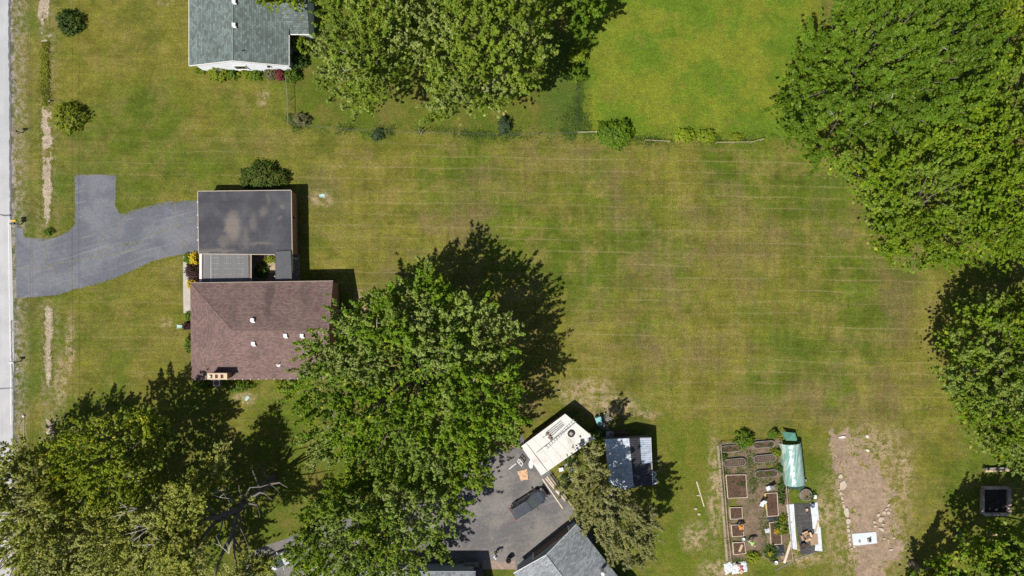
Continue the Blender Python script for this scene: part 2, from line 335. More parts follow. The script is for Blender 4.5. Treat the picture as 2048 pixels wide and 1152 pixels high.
sheet('brick_edge_path', [(966, 1119), (1006, 1123), (1030, 1120), (1031, 1139), (966, 1138)], .026, plain('worn_brown_paving', (.27, .20, .165), .9, .3, 2.5), 2, .03)
ragged('dirt_patch', [(1664, 865), (1690, 858), (1705, 870), (1730, 880), (1738, 905), (1752, 920), (1765, 950), (1772, 975), (1786, 990), (1785, 1010), (1792, 1060), (1800, 1085), (1795, 1110), (1775, 1130), (1765, 1152), (1750, 1200), (1722, 1200), (1712, 1152),
      (1700, 1110), (1693, 1060), (1685, 1010), (1675, 980), (1668, 962), (1660, 930), (1654, 900)], .005, M_DIRT, .11, 1.15, .38)
ragged('garden_earth', [(1436, 886), (1470, 882), (1560, 877), (1568, 940), (1576, 985), (1578, 1030), (1578, 1118), (1545, 1128), (1520, 1110), (1500, 1118), (1456, 1126), (1448, 1040), (1441, 960)], .005, M_GSOIL, .11, .4, .55)
# ------------------------------------------------------------------ foliage
def unit(a): return a/np.maximum(np.linalg.norm(a, axis=-1, keepdims=True), 1e-6)
def leaf_quads(p, axis, size, upb=.7, wide=.78, fold=.10, side=None):
    n = len(p); nor = np.array([0, 0, upb])+rng.normal(0, .38, (n, 3))+axis*.25
    if side is not None: nor = nor+side*.55
    nor = unit(nor)
    d = axis*.6+rng.normal(0, .7, (n, 3)); d = unit(d-nor*(d*nor).sum(1, keepdims=True)); b = np.cross(nor, d)
    s = (size*rng.uniform(.65, 1.35, n))[:, None]
    V = np.empty((n, 4, 3)); V[:, 0] = p-d*s*.5; V[:, 1] = p+b*s*wide*.5-nor*s*fold; V[:, 2] = p+d*s*.5; V[:, 3] = p-b*s*wide*.5-nor*s*fold
    F = np.arange(4*n).reshape(n, 4); return V.reshape(-1, 3), F
def leaf_mat(name, c1, c2, pale=(.30, .34, .22), pale_amt=.0, yellow=None, rough=.55, noise=.28, transl=.3):
    k = NB(name); p = k.pos(); isl = k.n('ShaderNodeNewGeometry').outputs['Random Per Island']
    c = k.mix(isl, c1, c2); n = k.noise(p, noise, 3)
    c = k.scale(c, k.lin(n, .3, .7, .74, 1.30))
    if yellow: c = k.mix(k.math('MULTIPLY', k.step(isl, .80, .9), k.step(k.noise(p, .6, 3), .4, .6)), c, yellow)
    if pale_amt: c = k.mix(k.math('MULTIPLY', k.step(k.noise(k.addv(p, (31, 7, 3)), .16, 3), .46, .64), k.math('MULTIPLY', k.step(isl, .25, .5), pale_amt)), c, pale)
    k.fin(c, rough, .22); tr = k.n('ShaderNodeBsdfTranslucent'); k.put(tr.inputs[0], k.scale(c, 1.5))
    ms = k.n('ShaderNodeMixShader'); ms.inputs[0].default_value = transl
    k.nt.links.new(k.b.outputs[0], ms.inputs[1]); k.nt.links.new(tr.outputs[0], ms.inputs[2]); k.nt.links.new(ms.outputs[0], k.out.inputs[0]); return k.m
k = NB('bark'); p = k.pos(); n = k.noise(k.mul3(p, (6, 6, 1.2)), 2, 5, .7); k.bump(n, .8, .05)
M_BARK = k.fin(k.mix(k.step(n, .35, .65), (.10, .082, .065), (.20, .17, .14)), .95, .1)
k = NB('dead_bark'); p = k.pos(); n = k.noise(k.mul3(p, (6, 6, 2)), 2, 5, .7); k.bump(n, .9, .06)
M_DEAD = k.fin(k.mix(k.step(n, .35, .7), (.11, .098, .09), (.26, .235, .215)), .95, .1)
M_TWIG = plain('bare_twig', (.38, .35, .30), .9, .3, 3)
L_MAPLE = leaf_mat('maple_leaves', (0.084, 0.166, 0.005), (0.172, 0.276, 0.009), (.40, .41, .17), .6, (.36, .36, .025))
L_MAPLE2 = leaf_mat('maple_leaves_south', (0.092, 0.161, 0.006), (0.163, 0.244, 0.010), (.34, .38, .15), .5, (.37, .37, .03))
L_SILVER = leaf_mat('silver_maple_leaves', (0.119, 0.182, 0.012), (0.198, 0.276, 0.026), (.40, .42, .18), .6, (.34, .35, .04))
L_PALE = leaf_mat('pale_maple_leaves', (.195, .225, .030), (.320, .335, .065), (.46, .46, .22), .6, (.42, .40, .05))
L_YELLOW = leaf_mat('yellowing_leaves', (0.119, 0.179, 0.007), (0.224, 0.276, 0.011), (.34, .36, .12), .4, (.58, .47, .02))
L_OAK = leaf_mat('oak_leaves', (0.070, 0.135, 0.006), (0.119, 0.198, 0.010), yellow=(.24, .29, .025))
L_LOCUST = leaf_mat('locust_leaves', (0.097, 0.172, 0.006), (0.167, 0.255, 0.009), (.28, .34, .10), .35, (.36, .38, .018))
L_OLIVE = leaf_mat('olive_needles', (.185, .19, .052), (.29, .285, .10), (.36, .36, .19), .5, rough=.6)
L_LIGHT = leaf_mat('light_leaves', (.130, .195, .009), (.215, .275, .014), yellow=(.34, .37, .02))
L_DARK = leaf_mat('dark_leaves', (.040, .080, .012), (.080, .130, .020))
L_YEW = leaf_mat('yew_leaves', (.050, .088, .012), (.105, .150, .020))
L_SHRUB = leaf_mat('shrub_leaves', (.14, .19, .010), (.23, .27, .020), yellow=(.34, .36, .02))
L_BLUE = leaf_mat('bluish_leaves', (.038, .070, .028), (.070, .105, .045))
L_GOLD = leaf_mat('gold_leaves', (.42, .33, .012), (.62, .48, .025))
L_PURPLE = leaf_mat('purple_leaves', (.032, .014, .016), (.075, .035, .035))
L_RED = leaf_mat('red_leaves', (.12, .018, .02), (.24, .05, .05))
L_GREYG = leaf_mat('grey_green_leaves', (.12, .125, .05), (.21, .20, .10))
L_GRASS = leaf_mat('long_grass', (.15, .18, .014), (.26, .27, .035), rough=.6)
L_WEED = leaf_mat('weed_leaves', (.045, .09, .012), (.095, .145, .022), rough=.55)
def Wn(pts, z):
    f = S*(H-z)/H; return np.stack([(pts[:, 0]-1024)*f, (576-pts[:, 1])*f, z], 1)
def tufts_to_leaves(C, AX, L, per, rad, size, upb=.7, side=None):
    n = len(C); i = np.repeat(np.arange(n), per); u = rng.uniform(0, 1, len(i))
    sp = rad*(1.15-.75*u)                                  # tuft tapers to its tip
    p = C[i]+AX[i]*(L[i]*u)[:, None]+rng.normal(0, 1, (len(i), 3))*sp[:, None]*.6
    return leaf_quads(p, AX[i], size, upb, side=None if side is None else side[i])
def tree(name, label, outline, ztop, zedge, mat, lobe=2.1, dens=1.0, leaf=.26, tuft=1.3, trunk=None, group=None, per=11, rad=.10, up=.62, gap=1.0, spn=9.3, nt=17, bark=None, tr=.42, twigs=0, cat='tree', spread=.75):
    poly = [tuple(q) for q in outline]; a = np.array(poly, float)
    lo, hi = a.min(0), a.max(0); lp = lobe/S
    cand = rng.uniform(lo, hi, (4000, 2)); cand = cand[inpoly(cand, poly)]; ed = edgedist(cand, poly)
    keep = ed > lp*.45; cand = cand[keep]; ed = ed[keep]; dm = np.percentile(ed, 97)
    pts = []; eds = []
    mind = lp*.98*gap
    for q, e in zip(cand, ed):
        if all((q[0]-r_[0])**2+(q[1]-r_[1])**2 > mind*mind for r_ in pts): pts.append(q); eds.append(e)
    pts = np.array(pts); eds = np.array(eds); t = np.clip(eds/dm, 0, 1)
    z = zedge+(ztop-zedge)*np.sqrt(1-(1-t)**2)+rng.normal(0, .55, len(t)); z = np.minimum(z, ztop)-lobe*1.05
    C0 = Wn(pts, z); cen = a.mean(0)
    if trunk is None: tb = np.array(W(cen[0], cen[1], ztop*.72)); tb[2] = 0
    else: tb = np.array(W(*trunk, 0))
    root = thing(name, label, cat, tuple(tb), 0, group)
    nl = len(C0); rl = lobe*rng.uniform(.8, 1.25, nl)
    # leafy sprays: each a plume of side shoots round its own axis, pointing out and up
    ns = max(3, int(nl*spn*dens)); i = np.concatenate([np.arange(nl), np.arange(nl), rng.integers(0, nl, max(0, ns-2*nl))])
    dr = unit(rng.normal(0, 1, (len(i), 3))); dr[:, 2] = np.abs(dr[:, 2])*.9-.15
    B0 = C0[i]+dr*(rl[i]*rng.uniform(.1, .5, len(i)))[:, None]
    axc = np.array([tb[0], tb[1], zedge*.45]); outw = unit(B0-axc)
    SX = unit(dr*.55+outw*spread+np.array([0, 0, up])+rng.normal(0, .15, (len(i), 3))); SL = lobe*rng.uniform(.85, 1.75, len(i))
    m = np.repeat(np.arange(len(i)), nt); u = rng.uniform(.08, 1, len(m))
    perp = unit(np.cross(SX[m], rng.normal(0, 1, (len(m), 3)))); wdt = tuft*(1.05-.85*u)*.46
    AX = unit(SX[m]*.75+perp*(.95-.55*u)[:, None]+np.array([0, 0, .15]))
    C = B0[m]+SX[m]*(SL[m]*u)[:, None]+perp*(wdt*.25)[:, None]
    L = np.maximum(.25, wdt)*rng.uniform(.7, 1.3, len(m))
    leaf = leaf*.70; V, F = tufts_to_leaves(C, AX, L, per, rad, leaf, 1.0, perp)
    # inner, lower leaves: fill the crown's body
    ni = int(nl*70*dens*lobe*lobe/4); j = rng.integers(0, nl, ni)
    pin = C0[j]+rng.normal(0, 1, (len(j), 3))*np.clip(1, 1, 1)*np.array([lobe*.36, lobe*.36, lobe*.3])-np.array([0, 0, lobe*1.0]); pin[:, 2] = np.maximum(pin[:, 2], 1.6)
    V2, F2 = leaf_quads(pin, unit(rng.normal(0, 1, (len(j), 3))), leaf*2.4, .9)
    mesh_np('crown', np.concatenate([V, V2]), np.concatenate([F, F2+len(V)]), mat, root, tuple(tb))
    bk = bark or M_BARK; b = MB(); h0 = max(1.8, zedge*.45); top = np.array([C0[:, 0].mean()*.5+tb[0]*.5, C0[:, 1].mean()*.5+tb[1]*.5, ztop*.72])
    base = Vector(tb); tp = Vector(top); fork = base.lerp(tp, .38)
    b.tube([base+Vector((0, 0, -.1)), base.lerp(fork, .2)+Vector((.05, 0, 0)), fork, fork.lerp(tp, .5)+Vector((.2, -.2, 0)), tp], [tr*1.5, tr*1.05, tr*.85, tr*.5, tr*.12], 9)
    b.build('trunk', bk, root, smooth=True)
    b = MB()
    for q in range(nl):
        e = Vector(C0[q]); s0 = fork.lerp(tp, random.uniform(0, .55)); m1 = s0.lerp(e, .5)+Vector((random.uniform(-.5, .5), random.uniform(-.5, .5), .35))
        b.tube([s0, m1, e, e+(e-m1).normalized()*lobe*.55], [tr*.33, tr*.22, tr*.11, .02], 5)
    b.build('limbs', bk, root, smooth=True)
    if twigs:
        b = MB()
        for q in range(twigs):
            e = Vector(C0[random.randrange(nl)])+Vector((random.uniform(-1, 1), random.uniform(-1, 1), lobe*.55)); d = Vector((random.uniform(-1, 1), random.uniform(-1, 1), .5)).normalized()
            f = e+d*1.3; b.tube([e, e.lerp(f, .5)+Vector((0, 0, .1)), f], [.05, .035, .012], 5)
            g_ = e.lerp(f, .5); b.tube([g_, g_+Vector((d.y, -d.x, .3))*.7], [.03, .01], 5)
        b.build('bare_twigs', M_TWIG, root)['kind'] = 'stuff'
    return root
tree('maple_tree', 'largest maple, dark shadow on the lawn, standing against the brown-roofed house', [(580, 775), (600, 740), (625, 690), (640, 650), (672, 612), (735, 575), (800, 570), (862, 545), (880, 533), (900, 562), (955, 590), (1015, 640), (1030, 690), (1045, 735), (1058, 775), (1058, 830), (1040, 868), (1000, 892), (950, 930), (870, 950), (760, 945), (680, 925), (615, 885), (592, 835)],
     14.6, 6.6, L_MAPLE, 2.0, 1.0, .27, 1.5, twigs=14)
tree('maple_tree', 'maple overhanging the left side of the dark parking court', [(640, 985), (700, 940), (800, 945), (900, 940), (985, 905), (972, 960), (925, 1015), (905, 1045), (888, 1085), (862, 1120), (845, 1190), (600, 1230), (596, 1120), (580, 1060), (600, 1010)],
     14.5, 6.5, L_MAPLE2, 2.0, 1.0, .26, 1.4, twigs=8)
tree('yellowing_tree', 'yellow-tinged tree beside the front lawn, below the ditch gravel', [(105, 905), (130, 868), (165, 838), (230, 825), (290, 808), (328, 855), (320, 905), (300, 945), (305, 985), (250, 1010), (160, 1010), (105, 970)],
     13, 6, L_YELLOW, 1.8, 1.05, .25, 1.2, twigs=5)
tree('street_tree', 'pale green tree overhanging the road at the bottom left corner', [(-50, 900), (10, 888), (70, 885), (110, 930), (150, 1010), (165, 1090), (140, 1230), (-70, 1230), (-70, 1000)],
     13.5, 6.5, L_PALE, 1.9, 1.0, .25, 1.2, twigs=6)
tree('leafy_tree', 'pale green tree along the bottom edge, left of the dead tree', [(160, 1010), (255, 1005), (320, 985), (385, 1005), (400, 1080), (385, 1140), (400, 1230), (140, 1230), (150, 1090)],
     13.5, 6, L_PALE, 1.8, 1.0, .25, 1.2, twigs=10)
tree('silver_tree', 'silvery green tree beside the grey-green roof at the top', [(650, -90), (628, 10), (640, 80), (645, 135), (660, 180), (705, 218), (738, 226), (785, 185), (800, 140), (840, 95), (850, 10), (850, -90)],
     15.5, 6.5, L_SILVER, 1.9, 1.0, .26, 1.4, twigs=5)
tree('silver_tree', 'larger silvery green tree above the fence line at the top', [(838, -90), (835, 40), (845, 130), (855, 195), (878, 238), (930, 232), (1000, 200), (1055, 182), (1080, 145), (1105, 75), (1115, 0), (1118, -90)],
     16.5, 7, L_SILVER, 2.0, 1.0, .26, 1.5, twigs=5)
tree('overhanging_tree', 'yellow-green tree hanging over the grey-green roof from the top edge', [(500, -120), (510, 5), (545, 22), (600, 10), (625, -20), (625, -120)], 11, 6, L_LIGHT, 1.5, .9, .24, 1.0, trunk=(640, -60))
tree('dark_tree', 'dark green tree at the top edge left of the bright lawn', [(1125, -90), (1128, 40), (1152, 75), (1180, 45), (1205, 10), (1218, -20), (1220, -90)], 9, 4.5, L_OAK, 1.4, 1.0, .24, 1.0)
tree('oak_tree', 'broad dark green oak right of the bright neighbouring lawn', [(1568, 210), (1580, 145), (1612, 75), (1655, 25), (1715, -20), (1760, -90), (1950, -90), (1985, 60), (1985, 150), (1955, 235), (1850, 262), (1760, 275), (1690, 308), (1645, 325), (1600, 288), (1568, 255)],
     16, 7, L_OAK, 2.2, 1.0, .27, 1.1, rad=.20, up=.45, gap=1.12, spread=.6, twigs=6)
tree('locust_tree', 'bright green tree below the oak, at the lawn\'s right edge', [(1655, 335), (1700, 298), (1790, 272), (1915, 265), (1935, 400), (1930, 510), (1835, 535), (1770, 512), (1748, 450), (1738, 400), (1700, 360)],
     13.5, 6, L_LOCUST, 1.9, 1.05, .24, 1.3, trunk=(1790, 425))
tree('locust_tree', 'tall feathery tree on the right edge behind the bright green one', [(1965, 130), (2010, 80), (2150, 60), (2150, 500), (2000, 520), (1945, 490), (1938, 380), (1935, 260)], 15.5, 7, L_LOCUST, 2.0, 1.0, .25, 1.5)
tree('light_tree', 'light green tree in the top right corner', [(1960, -110), (1975, 20), (2000, 70), (2060, 70), (2150, 40), (2150, -110)], 11, 5, L_LIGHT, 1.6, 1.0, .25, 1.3)
tree('shade_tree', 'dense tree on the right edge casting shade above the fire pit', [(1880, 745), (1893, 695), (1920, 630), (1965, 600), (2040, 570), (2160, 560), (2160, 930), (2060, 950), (1980, 905), (1935, 850), (1900, 790)],
     14, 6.5, L_MAPLE2, 1.9, 1.0, .25, 1.2, trunk=(1935, 735))
tree('corner_tree', 'yellow-green tree in the bottom right corner below the fire pit', [(1925, 1240), (1922, 1110), (1950, 1075), (2040, 1055), (2160, 1060), (2160, 1240)], 13, 6, L_LOCUST, 1.7, 1.0, .26, 1.2, twigs=3)
tree('small_tree', 'small tree at the bottom edge between dirt patch and corner tree', [(1815, 1220), (1850, 1132), (1885, 1112), (1912, 1120), (1915, 1220)], 7, 3.2, L_MAPLE2, 1.2, 1.0, .24, .9, twigs=3)
tree('willow_tree', 'olive feathery tree between the white-roofed shed and grey garage roof', [(1112, 965), (1145, 915), (1185, 885), (1206, 895), (1218, 960), (1245, 990), (1300, 1015), (1312, 1065), (1290, 1112), (1240, 1120), (1185, 1078), (1148, 1025), (1122, 995)],
     9.5, 4.2, L_OLIVE, 1.25, 1.2, .17, 1.0, trunk=(1188, 925), per=15, rad=.12, up=.85, tr=.25)
# half-dead tree with bare limbs
dt_ = thing('dead_tree', 'half-dead tree with thick bare dark limbs above the long shadow', 'tree', W(548, 955))
b0 = Vector(W(548, 955)); f1 = Vector(W(478, 1018, 6.0))
b = MB(); b.tube([b0+Vector((0, 0, -.1)), b0.lerp(f1, .3), b0.lerp(f1, .65)+Vector((.15, .1, 0)), f1], [.62, .48, .42, .38], 11); b.build('trunk', M_DEAD, dt_, smooth=True)
def limb(pts, r0, r1):
    p = [Vector(W(*q)) for q in pts]; n_ = len(p); b = MB(); q = [p[0]]; 
    for i in range(1, n_): q += [p[i-1].lerp(p[i], .5)+Vector((random.uniform(-.12, .12), random.uniform(-.12, .12), random.uniform(-.1, .1))), p[i]]
    m = len(q); b.tube(q, [(r0+(r1-r0)*i/(m-1))*.78 for i in range(m)], 8); return b.build('limb', M_DEAD, dt_, smooth=True)
limb([(478, 1018, 6), (445, 1030, 8), (415, 1038, 9.5), (385, 1060, 11), (350, 1085, 12)], .52, .16)
limb([(470, 1022, 6.3), (430, 1045, 8), (405, 1075, 9.5), (390, 1100, 11), (365, 1130, 12)], .34, .10)
limb([(476, 1020, 6), (466, 1060, 8), (448, 1100, 10), (436, 1130, 11.5), (430, 1165, 13)], .40, .12)
limb([(466, 1060, 8), (468, 1095, 9.5), (474, 1130, 11), (478, 1165, 12)], .22, .07)
limb([(468, 1078, 8.5), (482, 1108, 10), (492, 1130, 11)], .15, .05)
limb([(520, 980, 3.5), (512, 955, 5), (505, 940, 6)], .22, .05)
limb([(480, 1005, 5), (500, 975, 6.5), (540, 968, 7), (560, 985, 7.5)], .12, .03)
limb([(455, 1028, 7.5), (460, 1005, 8.5), (445, 985, 9.5)], .10, .03)
limb([(490, 1000, 5), (482, 990, 7), (478, 970, 8)], .16, .04)
limb([(500, 990, 4.5), (486, 1030, 6), (470, 1075, 7.5)], .18, .06)
limb([(540, 960, 1.2), (530, 950, 3), (526, 938, 4)], .18, .05)
limb([(500, 995, 4.8), (520, 985, 8), (535, 990, 11), (545, 1000, 13)], .20, .04)
limb([(490, 1005, 5.2), (515, 1010, 8.5), (520, 1035, 12)], .18, .04)
limb([(445, 1030, 8), (440, 1065, 10), (425, 1095, 12)], .16, .04)
limb([(470, 1045, 7.2), (490, 1075, 10), (500, 1105, 12.5)], .16, .03)
limb([(530, 970, 2.6), (560, 965, 6), (575, 975, 9.5)], .20, .04)
def clump(parent, name, mat, cs, leaf=.19, per=24, tuft=.8, rad=.2, dens=1.6):
    Vs, Fs, o = [], [], 0; rl = rootloc(parent)
    for (px, py, z, r) in cs:
        n = int(4*math.pi*r*r*1.1*dens)+6; dr = unit(rng.normal(0, 1, (n, 3))); C = np.array(W(px, py, z))+dr*r*rng.uniform(.4, 1, (n, 1))*np.array([1, 1, .6])
        AX = unit(dr+np.array([0, 0, .6])); V, F = tufts_to_leaves(C, AX, tuft*rng.uniform(.6, 1.3, n), per, rad, leaf)
        Vs.append(V); Fs.append(F+o); o += len(V)
    return mesh_np(name, np.concatenate(Vs), np.concatenate(Fs), mat, parent, rl)
clump(dt_, 'crown', L_PALE, [(372, 1005, 11.5, 1.5), (395, 1030, 10.5, 1.2), (350, 1060, 12, 2), (345, 1100, 12.5, 2), (380, 1120, 12, 1.6), (412, 1140, 12, 1.6), (365, 1150, 13, 2), (455, 1160, 13, 1.5),
      (360, 985, 11, 1.3), (330, 1035, 12, 1.6), (400, 985, 10, 1.1), (390, 960, 9, 1.0), (425, 930, 8, .9), (440, 952, 8, 1.0), (418, 957, 8, 1.0), (480, 1150, 12, .9), (500, 1125, 11, 1.0), (515, 1140, 11, 1.1), (524, 1126, 10, .9), (540, 1140, 10, .9), (528, 1150, 10, 1.0), (512, 1118, 10, .7), (445, 905, 7.5, .8), (505, 1010, 6, .6)])
limb([(478, 1018, 6), (455, 985, 7), (430, 945, 7.8)], .16, .05)
limb([(430, 1034, 8.7), (405, 1000, 10), (385, 965, 9.5)], .16, .05)
limb([(415, 1038, 9.5), (375, 1015, 11), (335, 1035, 12)], .16, .05)
limb([(474, 1130, 11), (500, 1128, 11), (516, 1140, 11)], .08, .04)
limb([(500, 1128, 11), (524, 1128, 10), (540, 1140, 10)], .06, .03)
b = MB()
for (x, y, z, a, n_) in ((300, 1055, 12.5, 200, 3), (330, 1085, 13, 170, 4), (270, 1020, 12.5, 160, 3), (420, 990, 9, 20, 2), (455, 1110, 11.5, 100, 3)):
    s0 = Vector(W(x, y, z))
    for i in range(n_):
        t = R(a+random.uniform(-40, 40)); e = s0+Vector((math.cos(t), math.sin(t), .25))*random.uniform(1.2, 2.6); m_ = s0.lerp(e, .5)+Vector((0, 0, .15)); b.tube([s0-Vector((0, 0, .4)), m_, e], [.06, .04, .012], 5)
        b.tube([m_, m_+Vector((math.cos(t+.7), math.sin(t+.7), .2))*.8], [.035, .01], 5)
b.build('bare_twigs', M_TWIG, dt_)['kind'] = 'stuff'
# shrubs
def shrub(name, label, px, py, rx, ry, h, mat, group=None, leaf=.14, dens=1.0, lumps=8, tuft=.45, cat='shrub', rad=.14, per=16, rz=0, stems=True):
    """px,py: where the bush's middle shows; rx,ry in photo pixels"""
    c = np.array(W(px, py, h*.5)); c[2] = 0; a, bq = rx*S*.97, ry*S*.97
    area = math.pi*a*bq+math.pi*(a+bq)*h*.5; n = int(area*13*dens)+24
    dr = unit(rng.normal(0, 1, (n, 3))); dr[:, 2] = np.abs(dr[:, 2])*1.0-.08
    th = np.arctan2(dr[:, 1], dr[:, 0]); ph = rng.uniform(0, 6.28, 3)
    lump = 1+.08*np.sin(3*th+ph[0])+.09*np.sin(5*th+ph[1]+4*dr[:, 2])+.08*np.sin(lumps*th+ph[2]-5*dr[:, 2])+rng.normal(0, .05, n)
    rr = rng.uniform(.80, 1.0, n)*lump; tw = .22*min(1, h)
    C = dr*np.array([max(.1, a-.15), max(.1, bq-.15), max(.1, h-.2)])*rr[:, None]; C[:, 2] = np.maximum(C[:, 2], .06)
    if rz: C[:, :2] = C[:, :2] @ np.array([[math.cos(rz), math.sin(rz)], [-math.sin(rz), math.cos(rz)]])
    AX = unit(dr+np.array([0, 0, .35])+rng.normal(0, .25, (n, 3)))
    V, F = tufts_to_leaves(C, AX, tuft*rng.uniform(.5, 1.3, n)*.8, per, rad, leaf, .75, dr)
    V[:, 2] = np.maximum(V[:, 2], .012)
    root = thing(name, label, cat, tuple(c), 0, group); mesh_np('foliage', V, F, mat, root)
    if stems:
        b = MB()
        for i in range(6):
            t = 2*math.pi*i/6+.3; b.tube([(0.04*math.cos(t), .04*math.sin(t), -.05), (a*.3*math.cos(t), bq*.3*math.sin(t), h*.45), (a*.5*math.cos(t), bq*.5*math.sin(t), h*.75)], [.045, .03, .012], 5)
        b.build('stems', M_BARK, root, world=False)
    return root
shrub('round_shrub', 'round dark green shrub near the road at the top left', 135, 41, 27, 25, 1.9, L_DARK, tuft=.5)
shrub('round_shrub', 'round yellow-green shrub beside the ditch gravel', 134, 231, 35, 32, 2.1, L_SHRUB, tuft=.4)
shrub('yew_shrub', 'large dark rounded shrub against the flat-roofed garage', 524, 352, 53, 31, 2.0, L_YEW, leaf=.13, tuft=.4, dens=1.2)
shrub('broadleaf_bush', 'bright green leafy bush on the fence line below the lime lawn', 1232, 265, 34, 27, 1.9, L_OAK, leaf=.22, tuft=.6, rad=.2)
shrub('dwarf_conifer', 'small bluish conifer under the big silvery tree', 1009, 248, 14, 17, 1.4, L_BLUE, tuft=.4)
shrub('low_shrub', 'small bluish shrub straddling the fence line left of the bluish conifer', 755, 269, 13, 12, .9, L_BLUE, tuft=.35)
shrub('thin_shrub', 'thin grey-green shrub at the wire fence corner post', 602, 238, 19, 14, 1.1, L_GREYG, dens=.6)
shrub('fence_plant', 'yellow-green leafy plant at the fence, left one of the pair', 1371, 270, 22, 15, 1.0, L_LIGHT, leaf=.2, dens=.8)
shrub('fence_plant', 'yellow-green leafy plant at the fence, right one of the pair', 1413, 271, 20, 14, 1.0, L_LIGHT, leaf=.2, dens=.8)
shrub('fence_plant', 'small sprig of leaves behind the long wooden fence rail', 1473, 274, 12, 9, .7, L_LIGHT, leaf=.17, dens=.6)
shrub('fence_sapling', 'pale leafy sapling on the lawn fence below the dark tree', 1158, 105, 20, 20, 2.4, L_LIGHT, leaf=.2, dens=.8)
shrub('fence_sapling', 'green leafy sapling on the lawn fence beside the tree shadow', 1155, 147, 17, 16, 1.8, L_OAK, leaf=.2)
for x, y, rx, ry, h, m, lb in ((400, 136, 14, 10, .9, L_LIGHT, 'yellow-green shrub at the left end of the white wall'), (436, 142, 24, 17, 1.5, L_SHRUB, 'large rounded shrub hiding the left of the white wall'), (466, 147, 13, 9, .9, L_OAK, 'round green shrub under the white wall next to the large rounded one'),
        (489, 148, 13, 8, .7, L_SHRUB, 'low yellowish shrub under the middle of the white wall'), (512, 149, 15, 10, .9, L_OAK, 'green shrub under the white wall, middle of the row'), (540, 146, 14, 10, 1.0, L_GREYG, 'grey-green shrub left of the red shrub'),
        (559, 147, 9, 13, 1.1, L_RED, 'dark red shrub at the white wall\'s corner'), (583, 148, 17, 14, 1.4, L_OAK, 'leafy green shrub right of the red shrub'), (600, 88, 20, 20, 2.2, L_LIGHT, 'yellow-green shrub tucked beside the grey-green roof\'s wing'), (597, 118, 16, 18, 1.6, L_DARK, 'dark shrub in the shade beside the white-walled house')):
    shrub('foundation_shrub', lb, x, y, rx, ry, h, m, 'shrubs along the white house wall', leaf=.15)
shrub('gold_shrub', 'golden yellow shrub above the dark purple one, by the path', 389, 517, 13, 14, 1.0, L_GOLD, leaf=.13, dens=1.2)
shrub('purple_shrub', 'dark purple rounded shrub beside the concrete path', 385, 543, 17, 20, 1.2, L_PURPLE, leaf=.12, dens=1.3)
shrub('gold_shrub', 'golden yellow shrub below the purple one, at the roof corner', 384, 568, 10, 10, .9, L_GOLD, leaf=.13, dens=1.2)
shrub('green_shrub', 'small green shrub between path and dark gold shrubs', 375, 518, 8, 10, .6, L_OAK)
shrub('purple_shrub', 'small purple shrub poking out from the brown roof edge', 375, 651, 9, 8, .9, L_PURPLE)
shrub('green_shrub', 'small green shrub at the end of the concrete path', 376, 632, 7, 8, .9, L_OAK)
shrub('green_shrub', 'green shrub half under the brown roof\'s left eave', 378, 688, 9, 18, 1.0, L_OAK)
shrub('shade_shrub', 'green shrub in tree shade below the chimney corner', 403, 770, 22, 10, 1.1, L_OAK)
shrub('shade_shrub', 'green shrub below the brown roof, right of the chimney', 475, 772, 30, 12, 1.1, L_OAK)
shrub('bright_shrub', 'bright green shrub between brown roof and large maple', 572, 775, 26, 16, 1.2, L_LIGHT)
shrub('ditch_plant', 'small green weed at the gravel end beside the driveway', 96, 464, 11, 7, .5, L_OAK)
shrub('garden_bush', 'green bush on the top edge of the vegetable garden', 1490, 880, 19, 20, 1.5, L_OAK, leaf=.16)
shrub('garden_bush', 'small bush between garden fence and plastic tunnel', 1549, 869, 10, 9, 1.0, L_OAK)
shrub('garden_bush', 'low bush at the lower end of the vegetable garden', 1508, 1115, 14, 10, .7, L_SHRUB)
for x, y, rx, ry, lb in ((1447, 914, 6, 9, 'leafy plant left of the upper oval garden beds'), (1553, 905, 11, 8, 'pale leafy plant right of the upper oval garden bed'), (1566, 1050, 8, 22, 'row of pale leafy vegetables beside the white plastic strip'), (1543, 1105, 12, 18, 'dark leafy plants at the lower garden end'),
        (1555, 1048, 10, 10, 'leafy plant in the lower framed bed'), (1564, 985, 7, 26, 'leafy plants along the garden\'s right wire fence'), (1560, 938, 8, 8, 'leafy plant beside the lowest oval bed'), (1620, 992, 14, 8, 'leafy weeds above the round planter')):
    shrub('vegetable_plant', lb, x, y, rx, ry, .5, L_LIGHT if 'pale' in lb else L_WEED, 'plants in the vegetable garden', leaf=.13, cat='plant', stems=False)
shrub('marigold_plant', 'orange-yellow flowers in the lower framed bed', 1553, 1061, 5, 4, .35, L_GOLD, cat='plant', stems=False, leaf=.1)
shrub('marigold_plant', 'yellow flowers among the dark plants at the garden end', 1540, 1107, 4, 4, .4, L_GOLD, cat='plant', stems=False, leaf=.1)
for x, y, rx, ry, h, lb in ((1128, 968, 10, 18, 1.2, 'green bush under the olive tree beside the boards'), (1140, 915, 14, 14, 1.2, 'leafy bush below the white shed roof beside the pots'), (1195, 870, 15, 14, 1.3, 'dark bush between the white roof and the metal shed')):
    shrub('under_bush', lb, x, y, rx, ry, h, L_WEED, leaf=.16)
